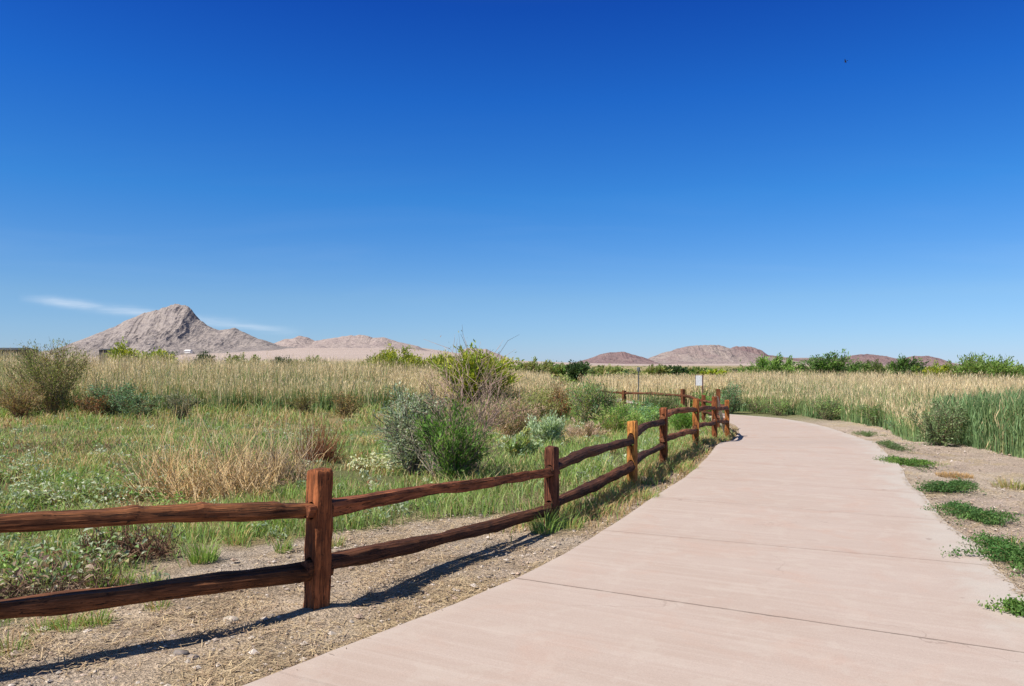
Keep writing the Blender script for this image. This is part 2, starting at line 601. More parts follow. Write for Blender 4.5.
def wood_mat(name, scale):
    m, t, out = new_mat(name)
    oi = t.new('ShaderNodeObjectInfo')
    tc = t.new('ShaderNodeTexCoord')
    off = t.new('ShaderNodeVectorMath', operation='MULTIPLY_ADD')
    cmb = t.new('ShaderNodeCombineXYZ')
    for i in range(3):
        t.link(oi.outputs['Random'], cmb.inputs[i])
    t.link(cmb.outputs[0], off.inputs[0])
    off.inputs[1].default_value = (13, 7, 19)
    t.link(tc.outputs['Object'], off.inputs[2])
    P = off.outputs[0]
    grain = t.noise(t.mapping(P, tuple(s * 1.0 for s in scale)), 1.0, 6, 0.65, 0.5)
    fine = t.noise(t.mapping(P, tuple(s * 3.2 for s in scale)), 1.0, 4, 0.6)
    patch = t.noise(P, 3.2, 4, 0.6, 0.3)
    base = oi.outputs['Color']
    dark = t.mix(1.0, base, (0.22, 0.17, 0.15), 'MULTIPLY')
    lite = t.mix(1.0, base, (2.3, 2.3, 2.2), 'MULTIPLY')
    c = t.mix(t.ramp(grain, [(0.34, 0.0), (0.50, 0.6), (0.66, 1.0)]), dark, base)
    c = t.mix(t.math('MULTIPLY', t.ramp(fine, [(0.5, 0.0), (0.75, 1.0)]), 0.55), c, lite)
    c = t.mix(1.0, c, t.ramp(patch, [(0.3, 0.45), (0.68, 1.35)]), 'MULTIPLY')
    split = t.noise(t.mapping(P, tuple(q * (1.3 if q > 5 else 0.45) for q in scale)), 1.0, 3, 0.5, 1.2)
    chk = t.math('LESS_THAN', t.math('ABSOLUTE', t.math('SUBTRACT', split, 0.5)), 0.012)
    c = t.mix(t.math('MULTIPLY', chk, 0.85), c, (0.012, 0.008, 0.006))
    vor = t.new('ShaderNodeTexVoronoi')
    vor.inputs['Scale'].default_value = 1.0
    t.link(t.mapping(P, (2.4 if scale[0] < 5 else 9, 9, 2.4 if scale[2] < 5 else 9)), vor.inputs['Vector'])
    c = t.mix(t.ramp(vor.outputs['Distance'], [(0.05, 0.8), (0.14, 0.0)]), c, dark)
    p = principled(t, 0.78, 0.2)
    t.link(c, p.inputs['Base Color'])
    b = t.new('ShaderNodeBump')
    b.inputs['Strength'].default_value = 0.8
    b.inputs['Distance'].default_value = 0.008
    t.link(t.math('SUBTRACT', t.math('ADD', grain, t.math('MULTIPLY', fine, 0.4)), t.math('MULTIPLY', chk, 0.8)), b.inputs['Height'])
    t.link(b.outputs[0], p.inputs['Normal'])
    t.link(p.outputs[0], out.inputs['Surface'])
    return m


M_POST = wood_mat('stained_post', (32, 32, 2.2))
M_RAIL = wood_mat('stained_rail', (1.8, 30, 30))


def rock_mat(name, c1, c2, c3, scale):
    c1, c2, c3 = (tuple(0.93 * v for v in q) for q in (c1, c2, c3))
    m, t, out = new_mat(name)
    tc = t.new('ShaderNodeTexCoord')
    P = tc.outputs['Object']
    a = t.noise(P, 0.006 * scale, 6, 0.62, 0.6)
    b = t.noise(t.mapping(P, (1, 1, 2.2)), 0.022 * scale, 6, 0.7, 0.4)
    d = t.noise(P, 0.09 * scale, 4, 0.7)
    c = t.mix(t.ramp(a, [(0.38, 0.0), (0.62, 1.0)]), c1, c2)
    c = t.mix(t.math('MULTIPLY', t.ramp(b, [(0.50, 0.0), (0.62, 1.0)]), 0.8), c, c3)
    c = t.mix(1.0, c, t.ramp(d, [(0.3, 0.72), (0.7, 1.2)]), 'MULTIPLY')
    p = principled(t, 0.95, 0.05)
    t.link(c, p.inputs['Base Color'])
    bp = t.new('ShaderNodeBump')
    bp.inputs['Strength'].default_value = 1.0
    bp.inputs['Distance'].default_value = 9 / scale
    t.link(t.math('ADD', b, t.math('MULTIPLY', d, 0.3)), bp.inputs['Height'])
    t.link(bp.outputs[0], p.inputs['Normal'])
    t.link(p.outputs[0], out.inputs['Surface'])
    return m


def props(o, label=None, cat=None, group=None, kind=None):
    if label:
        o['label'] = label
    if cat:
        o['category'] = cat
    if group:
        o['group'] = group
    if kind:
        o['kind'] = kind
    return o


def thing(name, label, cat, loc, group=None):
    o = bpy.data.objects.new(name, None)
    o.empty_display_size = 0.2
    o.location = loc
    col.objects.link(o)
    return props(o, label, cat, group)


# ------------------------------------------------------------------ ground
def bare(x, y):
    """1 on bare soil, 0 in vegetation, for the ground left of the path"""
    f = xf(y)
    wdt = np.interp(y, [0, 3.5, 4.6, 5.8, 6.9, 7.75, 8.4, 9.5, 12, 40], [1.15, 1.2, 1.45, 2.25, 2.4, 1.5, 0.75, 0.15, -0.15, -0.25])
    n = (fbm(x * 1.3, y * 1.3, 21, 4) - 0.5) * 1.5
    return smooth((x - (f - wdt) + n) / 0.5 + 0.5)


def in_path(x, y, grow=0.0):
    return (x > xl(y) - grow) & (x < xr(y) + grow)


SOIL = np.array((0.54, 0.42, 0.30))
GREYGRAVEL = np.array((0.50, 0.405, 0.31))
STRAW = np.array((0.50, 0.38, 0.235))
SAND = np.array((0.54, 0.425, 0.335))
FIELD = np.array((0.17, 0.175, 0.075))
DRYFIELD = np.array((0.33, 0.25, 0.12))
PALE = np.array((0.42, 0.335, 0.285))


def make_ground():
    def graded(lo, hi, step, far, n):
        a = np.arange(lo, hi, step)
        k = np.geomspace(step, far, n)
        return a, k
    ax, kx = graded(-9, 12, 0.11, 9000, 60)
    xs = np.concatenate([(-9 - kx)[::-1], ax, ax[-1] + kx])
    ay, ky = graded(1.5, 24, 0.11, 11500, 90)
    xs_y = np.concatenate([[-600, -200, -80, -40, -20, -12, -8, -5, -3, -1.5, -0.5, 0.3, 0.9], ay, ay[-1] + ky])
    gx, gy = np.meshgrid(xs, xs_y)
    z = gz(gx, gy)
    near = np.clip(1 - (np.hypot(gx, gy) - 25) / 40, 0, 1)
    pm = in_path(gx, gy, -0.14) & (gy < 44)
    bump = (fbm(gx * 2.2, gy * 2.2, 5, 4) - 0.55) * 0.065 + (fbm(gx * 7, gy * 7, 9, 3) - 0.5) * 0.036
    edge = np.minimum(np.abs(gx - xl(gy)), np.abs(gx - xr(gy)))
    bump = bump * np.clip(edge / 0.5, 0.25, 1) * near
    # low mounds under the posts
    for i, (px, py) in enumerate(POSTS[:9]):
        d2 = (gx - px)**2 + (gy - py)**2
        bump = bump + 0.05 * np.exp(-d2 / 0.10) * (0.6 + 0.4 * vnoise(gx * 8, gy * 8, 30))
    z = z + bump
    z = np.where(pm, gz(gx, gy) - 0.05, z)
    # colours: what the ground is made of
    left = gx < (xl(gy) + xr(gy)) / 2
    n1 = fbm(gx * 0.9, gy * 0.9, 41, 4)
    n2 = fbm(gx * 2.6, gy * 2.6, 42, 4)
    n3 = fbm(gx * 0.35, gy * 0.35, 43, 4)
    c = np.zeros(gx.shape + (3,))
    soil = SOIL + (GREYGRAVEL - SOIL) * smooth((n1 - 0.42) / 0.16)[..., None]
    # straw-strewn strip along the slab
    ss = smooth(1.2 - (xl(gy) - gx) / np.interp(gy, [3, 6, 9, 20], [0.95, 0.75, 0.5, 0.4])) * smooth((n2 - 0.30) / 0.2)
    shoulder = soil + (STRAW * 0.95 - soil) * ss[..., None]
    shoulder = shoulder + (SAND - shoulder) * (smooth((n1 - 0.56) / 0.1) * ss * 0.7)[..., None]
    deb = smooth((fbm(gx * 3.6, gy * 3.6, 47, 5, 0.62) - 0.52) / 0.10)
    shoulder = shoulder + (np.array((0.27, 0.195, 0.125)) - shoulder) * (deb * 0.55)[..., None]
    fld = FIELD + (DRYFIELD - FIELD) * smooth((n3 - 0.5) / 0.2)[..., None]
    b = bare(gx, gy)
    lc = fld + (shoulder - fld) * b[..., None]
    rc = SAND * 0.95 + (GREYGRAVEL * 1.1 - SAND * 0.95) * smooth((n1 - 0.45) / 0.15)[..., None]
    rc = rc + (np.array((0.52, 0.40, 0.24)) - rc) * (smooth((n2 - 0.58) / 0.1) * 0.6)[..., None]
    rfar = smooth((gy - 24) / 8)
    rc = rc + (fld - rc) * rfar[..., None]
    c = np.where(left[..., None], lc, rc)
    dist = np.hypot(gx, gy)
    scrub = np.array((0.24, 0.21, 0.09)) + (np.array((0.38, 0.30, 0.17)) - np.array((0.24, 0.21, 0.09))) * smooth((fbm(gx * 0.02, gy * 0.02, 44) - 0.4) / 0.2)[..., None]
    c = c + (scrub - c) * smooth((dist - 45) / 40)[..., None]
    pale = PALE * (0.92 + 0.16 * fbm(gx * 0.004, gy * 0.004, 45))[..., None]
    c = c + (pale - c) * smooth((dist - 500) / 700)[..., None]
    H, W = gx.shape
    a = Acc()
    i = np.arange(H * W).reshape(H, W)
    f = np.stack([i[:-1, :-1], i[:-1, 1:], i[1:, 1:], i[1:, :-1]], -1).reshape(-1, 4)
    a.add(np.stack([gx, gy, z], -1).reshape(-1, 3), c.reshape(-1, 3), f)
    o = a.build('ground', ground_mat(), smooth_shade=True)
    props(o, kind='structure')


make_ground()


def make_path():
    n, K = len(TV), 17
    u = np.linspace(0, 1, K)
    p = EL[:, None, :] * (1 - u)[None, :, None] + ER[:, None, :] * u[None, :, None]
    z = gz(p[..., 0], p[..., 1]) + 0.035
    top = np.concatenate([p, z[..., None]], -1)
    v = top.reshape(-1, 3)
    i = np.arange(n * K).reshape(n, K)
    f = list(np.stack([i[:-1, :-1], i[:-1, 1:], i[1:, 1:], i[1:, :-1]], -1).reshape(-1, 4))
    lo = []
    base = n * K
    for s, k in ((0, 0), (1, K - 1)):
        q = top[:, k].copy()
        q[:, 2] -= 0.16
        lo.append(q)
        j = base + s * n + np.arange(n)
        if s == 0:
            f += list(np.stack([i[:-1, k], i[1:, k], j[1:], j[:-1]], -1))
        else:
            f += list(np.stack([i[1:, k], i[:-1, k], j[:-1], j[1:]], -1))
    v = np.concatenate([v] + lo)
    me = bpy.data.meshes.new('path')
    me.from_pydata(v.tolist(), [], [list(map(int, q)) for q in f])
    uvl = me.uv_layers.new(name='lane')
    uu = np.concatenate([np.stack([np.tile(u, (n, 1)), np.tile(TV[:, None], (1, K))], -1).reshape(-1, 2),
                         np.stack([np.zeros(n), TV], -1), np.stack([np.ones(n), TV], -1)])
    li = np.zeros(len(me.loops), np.int32)
    me.loops.foreach_get('vertex_index', li)
    uvl.data.foreach_set('uv', uu[li].astype(np.float32).ravel())
    me.polygons.foreach_set('use_smooth', [False] * len(me.polygons))
    me.materials.append(concrete_mat())
    o = bpy.data.objects.new('path', me)
    col.objects.link(o)
    props(o, kind='structure')


make_path()


# ------------------------------------------------------------------ mountains
def mountain(name, prof, D, mat, depth, seed, freq, spur=0.72):
    """a range whose crest runs across the view at distance D; prof = crest points, given as sight angles"""
    px = np.array([p[0] for p in prof], float)
    py = np.array([p[1] for p in prof], float)
    x0, x1 = X(px[0], D), X(px[-1], D)
    nx, ny = 640, 230
    xs = np.linspace(x0, x1, nx)
    ws = np.linspace(-1, 0.8, ny)
    gx, gw = np.meshgrid(xs, ws)
    gy = D + gw * depth
    r = np.abs(gw)
    # spurs run down the slope and swing sideways a little
    warp = (fbm(gx / depth * freq * 0.6, gw * 2.0, seed, 3) - 0.5) * depth * 0.35 * r
    xx = np.clip(gx + warp, x0, x1)
    pxx = CX + F * xx / D
    crest = Z(np.interp(pxx, px, py), D)
    base = gz(gx, gy) - 4
    crest = crest + (fbm(xx / depth * 16, xx * 0, seed + 31, 4, 0.6) - 0.5) * 0.10 * np.maximum(crest - base, 0)
    crest = np.maximum(crest, base)
    rg = ridged((gx + warp * 1.5) / depth * freq, gw * 0.9 + 3.0, seed + 5, 5)
    fall = (1 - r)
    prof_r = fall ** (1.15 + 0.2 * spur) * (1 - spur * (1 - rg) * smooth(r / 0.35) * 0.9)
    h = base + (crest - base) * np.clip(prof_r, 0, 1)
    h += (ridged(gx / depth * freq * 4, gy / depth * 5, seed + 9, 4) - 0.45) * (crest - base) * 0.085 * smooth(r / 0.05) * smooth((1 - r) / 0.15)
    h += (fbm(gx / depth * freq * 9, gy / depth * 11, seed + 19, 3) - 0.5) * (crest - base) * 0.05 * smooth((1 - r) / 0.15)
    h = np.where(r > 0.985, base - 30, h)
    a = Acc()
    i = np.arange(nx * ny).reshape(ny, nx)
    f = np.stack([i[:-1, :-1], i[:-1, 1:], i[1:, 1:], i[1:, :-1]], -1).reshape(-1, 4)
    a.add(np.stack([gx, gy, h], -1).reshape(-1, 3), np.tile((0.3, 0.3, 0.3), (nx * ny, 1)), f)
    return props(a.build(name, mat, smooth_shade=False), kind='structure')


R_GREY = rock_mat('grey_rock', (0.268, 0.230, 0.212), (0.350, 0.300, 0.268), (0.165, 0.143, 0.146), 1.0)
R_PINK = rock_mat('pink_rock', (0.255, 0.195, 0.180), (0.305, 0.252, 0.222), (0.160, 0.128, 0.132), 0.8)
R_RED = rock_mat('red_rock', (0.200, 0.132, 0.130), (0.250, 0.182, 0.168), (0.120, 0.090, 0.100), 0.8)
R_TAN = rock_mat('tan_rock', (0.335, 0.270, 0.245), (0.385, 0.315, 0.280), (0.24, 0.19, 0.185), 0.8)

mountain('mountain', [(40, 357), (56, 350), (66, 345.6), (90, 336), (103, 331), (109, 329), (120, 323.7), (130, 318), (137, 315.5), (153, 310.6), (164, 308.7), (175, 305), (182, 304), (189, 307),
                      (197, 318), (208, 325), (219, 330), (227, 328.7), (235, 327.5), (246, 333), (257, 338.7), (265, 340), (273, 345), (285, 350), (300, 358)], 5200, R_GREY, 900, 100, 2.6)
mountain('hills', [(258, 356), (266, 350), (275.7, 344.4), (280, 341), (285.5, 339), (293, 338.5), (299, 336), (307, 337), (315, 341), (328, 338.5), (342, 336.6), (352, 335), (360, 335), (367.5, 335.6),
                   (373, 338), (384, 337), (391, 339.5), (399, 342), (418, 346), (428, 352), (440, 358)], 6300, R_TAN, 700, 200, 2.2)
mountain('hills', [(448, 361), (460, 352.5), (465, 349), (470, 347.5), (478, 348.5), (486, 349), (499, 354), (508, 358), (520, 364)], 6800, R_TAN, 500, 260, 2.2)
mountain('hills', [(570, 366), (578, 361.5), (591, 358), (601, 354), (611, 352), (624, 352), (636.5, 355.4), (649, 359), (660, 366)], 6400, R_RED, 520, 300, 2.4)
mountain('hills', [(634, 366), (649, 358), (662, 353), (677, 349), (690, 346), (705, 344.7), (718, 345), (728, 348), (740, 350), (752, 353), (768, 357), (790, 360), (810, 366)], 6900, R_PINK, 700, 340, 2.6)
mountain('hills', [(715, 366), (728, 349), (735.5, 345.7), (742, 346.5), (751, 347), (761, 350), (768.5, 355), (784, 357), (794, 358.2), (806, 358.8), (840, 360), (870, 362), (900, 368)], 7600, R_RED, 600, 380, 2.4)
mountain('hills', [(820, 368), (832, 361), (839.6, 358), (854, 355), (868, 354), (885, 356), (899, 359), (907, 362), (915, 368)], 6000, R_RED, 420, 420, 2.6)
mountain('hills', [(888, 368), (899, 360), (907, 357.5), (913, 356), (928, 356), (942, 359), (954, 364), (962, 369)], 6600, R_RED, 420, 460, 2.6)
mountain('hills', [(548, 366), (566, 362.6), (600, 361.2), (640, 360.6), (700, 360), (770, 358.5), (815, 357.6), (850, 359), (890, 360.5), (930, 361), (965, 364.2), (990, 369)], 8000, R_PINK, 600, 470, 3.0)
mountain('hills', [(930, 369), (960, 365), (985, 364.5), (1010, 366), (1035, 367), (1080, 365), (1130, 371)], 7400, R_PINK, 420, 490, 2.6)


# ------------------------------------------------------------------ fence
WOOD = [(0.28, 0.10, 0.04), (0.30, 0.10, 0.036), (0.15, 0.053, 0.027), (0.66, 0.285, 0.07), (0.34, 0.112, 0.042), (0.55, 0.21, 0.055), (0.46, 0.15, 0.05),
        (0.54, 0.20, 0.055), (0.38, 0.13, 0.05), (0.40, 0.13, 0.05), (0.34, 0.12, 0.05), (0.34, 0.13, 0.05), (0.32, 0.12, 0.05)]
TOPS = [1.0, Z(470, 5.03), Z(446.8, 7.7), Z(421.3, 10.15), Z(408, 12.2), Z(399, 15.3), Z(396.5, 18.1), Z(399.8, 20.9), Z(389, 23.2), Z(395, 25.5), Z(389, 27.3), Z(390.5, 29.0), 0.55]
# rails: (post a, post b, height at a, height at b, bow up, bow sideways, thickness)
RAILS = [
    (0, 1, 0.86, 0.655, 0.012, 0.0, 0.104), (0, 1, 0.415, 0.268, -0.01, 0.0, 0.108),
    (1, 2, 0.665, 0.535, 0.005, 0.02, 0.098), (1, 2, 0.305, 0.165, -0.035, 0.03, 0.118),
    (2, 3, 0.56, 0.588, 0.045, 0.03, 0.105), (2, 3, 0.205, 0.265, -0.005, 0.0, 0.115),
    (3, 4, 0.655, 0.69, 0.03, 0.06, 0.10), (3, 4, 0.305, 0.335, -0.02, 0.05, 0.10),
    (4, 5, 0.765, 0.685, 0.075, 0.02, 0.105), (4, 5, 0.42, 0.29, 0.01, 0.0, 0.105),
    (5, 6, 0.70, 0.567, 0.02, 0.0, 0.095), (5, 6, 0.365, 0.25, 0.01, 0.0, 0.095),
    (6, 7, 0.567, 0.41, 0.0, 0.0, 0.095), (6, 7, 0.27, 0.055, 0.0, 0.0, 0.095),
    (7, 8, 0.41, 0.42, 0.0, 0.0, 0.09), (7, 8, 0.06, 0.05, 0.0, 0.0, 0.09),
    (8, 9, 0.45, 0.39, 0.0, 0.0, 0.09), (8, 9, 0.08, 0.02, 0.0, 0.0, 0.09),
    (9, 10, 0.38, 0.50, 0.0, 0.0, 0.09), (9, 10, 0.02, 0.12, 0.0, 0.0, 0.09),
    (10, 11, 0.48, 0.51, 0.02, 0.0, 0.09), (10, 11, 0.1, 0.12, 0.0, 0.0, 0.09),
    (11, 12, 0.50, 0.52, 0.02, 0.0, 0.085), (11, 12, 0.12, 0.14, 0.0, 0.0, 0.085)]
RAILCOL = [(0.30, 0.115, 0.045), (0.24, 0.095, 0.040), (0.36, 0.125, 0.055), (0.17, 0.068, 0.033), (0.11, 0.045, 0.025), (0.16, 0.063, 0.032), (0.14, 0.058, 0.031), (0.12, 0.050, 0.028),
           (0.42, 0.165, 0.07), (0.38, 0.15, 0.07)] + [(0.36, 0.14, 0.065), (0.30, 0.12, 0.055)] * 7


def n3(p, f, seed):
    return vnoise(p[:, 0] * f + p[:, 2] * f * 0.7, p[:, 1] * f - p[:, 2] * f * 0.9, seed) - 0.5


def make_fence():
    root = thing('split_rail_fence', 'brown stained split rail fence curving along the left edge of the pink concrete path', 'fence', (POSTS[1][0], POSTS[1][1], 0))
    R0 = np.array((POSTS[1][0], POSTS[1][1], 0))
    dg = bpy.context.evaluated_depsgraph_get
    spans = {}
    for r in RAILS:
        spans.setdefault(r[0], []).append((r[2], r[6]))
        spans.setdefault(r[1], []).append((r[3], r[6]))
    for i, (x, y) in enumerate(POSTS):
        a = POSTS[max(i - 1, 0)]
        b = POSTS[min(i + 1, len(POSTS) - 1)]
        ang = math.atan2(b[1] - a[1], b[0] - a[0])
        g = float(gz(x, y))
        H = TOPS[i] - g
        w = 0.128 if i != 1 else 0.136
        d = 0.118 if i != 1 else 0.136
        nz_, nr = (44, 5)
        # rounded square rings, with the top edges worn round
        ring = []
        for s in range(4):
            for k in range(nr):
                t = -1 + 2 * k / nr
                q = [(t, -1), (1, t), (-t, 1), (-1, -t)][s]
                ring.append(q)
        ring = np.array(ring, float)
        rr = np.maximum(np.abs(ring[:, 0]), np.abs(ring[:, 1])) / np.power(np.abs(ring[:, 0])**9 + np.abs(ring[:, 1])**9, 1 / 9.0)
        ring = ring * rr[:, None]
        zz = np.concatenate([np.linspace(-0.35, H - 0.03, nz_), [H - 0.016, H - 0.006, H]])
        sc = np.concatenate([np.ones(nz_), [0.975, 0.93, 0.85]])
        P = np.concatenate([np.column_stack([ring[:, 0] * w / 2 * s, ring[:, 1] * d / 2 * s, np.full(len(ring), z)]) for z, s in zip(zz, sc)])
        P[:, 0] += n3(P * [1, 1, 0.25], 26, 50 + i) * 0.012 + n3(P * [1, 1, 0.1], 7, 70 + i) * 0.010
        P[:, 1] += n3(P * [1, 1, 0.25], 26, 90 + i) * 0.012 + n3(P * [1, 1, 0.1], 7, 110 + i) * 0.010
        P[:, 2] += np.where(P[:, 2] > H - 0.05, n3(P, 22, 7) * 0.020, 0)
        m = len(ring)
        idx = np.arange(len(P)).reshape(-1, m)
        F4 = np.stack([idx[:-1], np.roll(idx, -1, 1)[:-1], np.roll(idx, -1, 1)[1:], idx[1:]], -1).reshape(-1, 4)
        me = bpy.data.meshes.new('post')
        me.from_pydata(P.tolist(), [], [list(map(int, q)) for q in F4] + [list(map(int, idx[-1])), list(map(int, idx[0][::-1]))])
        me.materials.append(M_POST)
        o = bpy.data.objects.new('post', me)
        col.objects.link(o)
        if i < 9:                               # real mortises for the rail ends
            cm = bpy.data.meshes.new('tmp')
            vv, ff = [], []
            for side in ((-1, 0), ):
                pass
            hs = sorted(spans.get(i, []))
            lows, ups = hs[:len(hs) // 2], hs[len(hs) // 2:]
            for grp in (lows, ups):
                zlo = min(h_ - g - t_ * 0.52 for h_, t_ in grp)
                zhi = max(h_ - g + t_ * 0.46 for h_, t_ in grp) + 0.006
                hw = 0.036
                pr = []
                for k in range(9):
                    t = math.pi * k / 8
                    pr.append((hw * math.cos(t), zhi - hw + hw * math.sin(t)))
                for k in range(9):
                    t = math.pi + math.pi * k / 8
                    pr.append((hw * math.cos(t), zlo + hw + hw * math.sin(t)))
                s0 = len(vv)
                for xx in (-0.3, 0.3):
                    vv += [(xx, p_[0], p_[1]) for p_ in pr]
                q = len(pr)
                for k in range(q):
                    ff.append((s0 + k, s0 + (k + 1) % q, s0 + q + (k + 1) % q, s0 + q + k))
                ff.append(tuple(s0 + k for k in range(q))[::-1])
                ff.append(tuple(s0 + q + k for k in range(q)))
            cm.from_pydata(vv, [], ff)
            co = bpy.data.objects.new('tmp', cm)
            col.objects.link(co)
            md = o.modifiers.new('b', 'BOOLEAN')
            md.operation = 'DIFFERENCE'
            md.object = co
            md.solver = 'EXACT'
            bpy.context.view_layer.update()
            m2 = bpy.data.meshes.new_from_object(o.evaluated_get(dg()))
            o.modifiers.clear()
            if len(m2.vertices) > 100:
                o.data = m2
                m2.name = 'post'
                if not m2.materials:
                    m2.materials.append(M_POST)
            bpy.data.objects.remove(co)
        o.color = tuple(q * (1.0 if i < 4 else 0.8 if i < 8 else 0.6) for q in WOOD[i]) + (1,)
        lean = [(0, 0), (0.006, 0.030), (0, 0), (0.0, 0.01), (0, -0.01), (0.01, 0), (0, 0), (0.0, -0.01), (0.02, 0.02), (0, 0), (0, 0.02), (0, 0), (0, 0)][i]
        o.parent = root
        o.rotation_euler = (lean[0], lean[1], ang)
        o.location = Vector((x, y, g)) - Vector(R0)
    for i, (a, b, ha, hb, bow, side, th) in enumerate(RAILS):
        A = np.array((*POSTS[a], ha), float)
        B = np.array((*POSTS[b], hb), float)
        dv = B - A
        L = np.linalg.norm(dv)
        u = dv / L
        A = A - u * 0.10 if a != 0 else A - u * 0.06
        B = B + u * 0.10
        L = np.linalg.norm(B - A)
        n, m = int(L / 0.035), 14
        ts = np.linspace(0, 1, n)
        th_ = np.arange(m) * 2 * math.pi / m
        # a split rail: a rough wedge with flats, not a round bar
        ph = random.random() * 6.28
        shape = 1 / np.power(np.abs(np.cos(th_))**5 + np.abs(np.sin(th_))**5, 1 / 5.0)
        shape *= 1 + 0.10 * np.cos(3 * th_ + ph)
        taper = np.clip(np.minimum(ts, 1 - ts) * L / 0.22, 0, 1)
        taper = 0.80 + 0.20 * smooth(taper)
        tt, aa = np.meshgrid(ts, th_, indexing='ij')
        thick = 1 + (fbm(tt * L * 2.2, tt * 0 + i * 3.3, 130 + i, 3) - 0.5) * 0.55
        rough = 1 + (fbm(tt * L * 3.5, np.cos(aa) * 0.7 + np.sin(aa) * 0.5 + i, 140 + i, 4) - 0.5) * 0.42
        tw = (tt - 0.5) * 0.9 * (1 if i % 2 else -1)
        sy = 0.050 * shape[None, :] * taper[:, None] * thick * rough * np.cos(aa)
        sz = th * 0.44 * shape[None, :] * taper[:, None] * thick * rough * np.sin(aa)
        yy = sy * np.cos(tw) - sz * np.sin(tw) * 0.6
        zz = sz * np.cos(tw) + sy * np.sin(tw) * 0.6
        wig = (fbm(ts * L * 0.9, ts * 0 + i * 5.1, 150 + i, 2) - 0.5) * 0.06 * np.sin(ts * math.pi)
        wig2 = (fbm(ts * L * 0.9, ts * 0 + i * 7.1, 160 + i, 2) - 0.5) * 0.08 * np.sin(ts * math.pi)
        zc = bow * np.sin(ts * math.pi) + wig
        yc = side * np.sin(ts * math.pi) + wig2
        P = np.stack([tt * L, yy + yc[:, None], zz + zc[:, None]], -1)
        if i == 0:                               # old knots swell on the nearest rail
            for kx in (0.30, 0.52, 0.78):
                kk = np.exp(-((tt - (0.42 + kx * 0.58)) * L / 0.03)**2)
                P[..., 2] += kk * 0.012 * (np.sin(aa) > 0)
        idx = np.arange(n * m).reshape(n, m)
        F4 = np.stack([idx[:-1], idx[1:], np.roll(idx, -1, 1)[1:], np.roll(idx, -1, 1)[:-1]], -1).reshape(-1, 4)
        me = bpy.data.meshes.new('rail')
        me.from_pydata(P.reshape(-1, 3).tolist(), [], [list(map(int, q)) for q in F4] + [list(map(int, idx[0])), list(map(int, idx[-1][::-1]))])
        me.materials.append(M_RAIL)
        o = bpy.data.objects.new('rail', me)
        col.objects.link(o)
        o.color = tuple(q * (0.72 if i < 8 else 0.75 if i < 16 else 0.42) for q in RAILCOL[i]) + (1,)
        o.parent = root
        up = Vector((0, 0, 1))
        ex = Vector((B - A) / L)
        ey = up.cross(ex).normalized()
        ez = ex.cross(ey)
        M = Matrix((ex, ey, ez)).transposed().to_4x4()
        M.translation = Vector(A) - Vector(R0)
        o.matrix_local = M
    return root


make_fence()


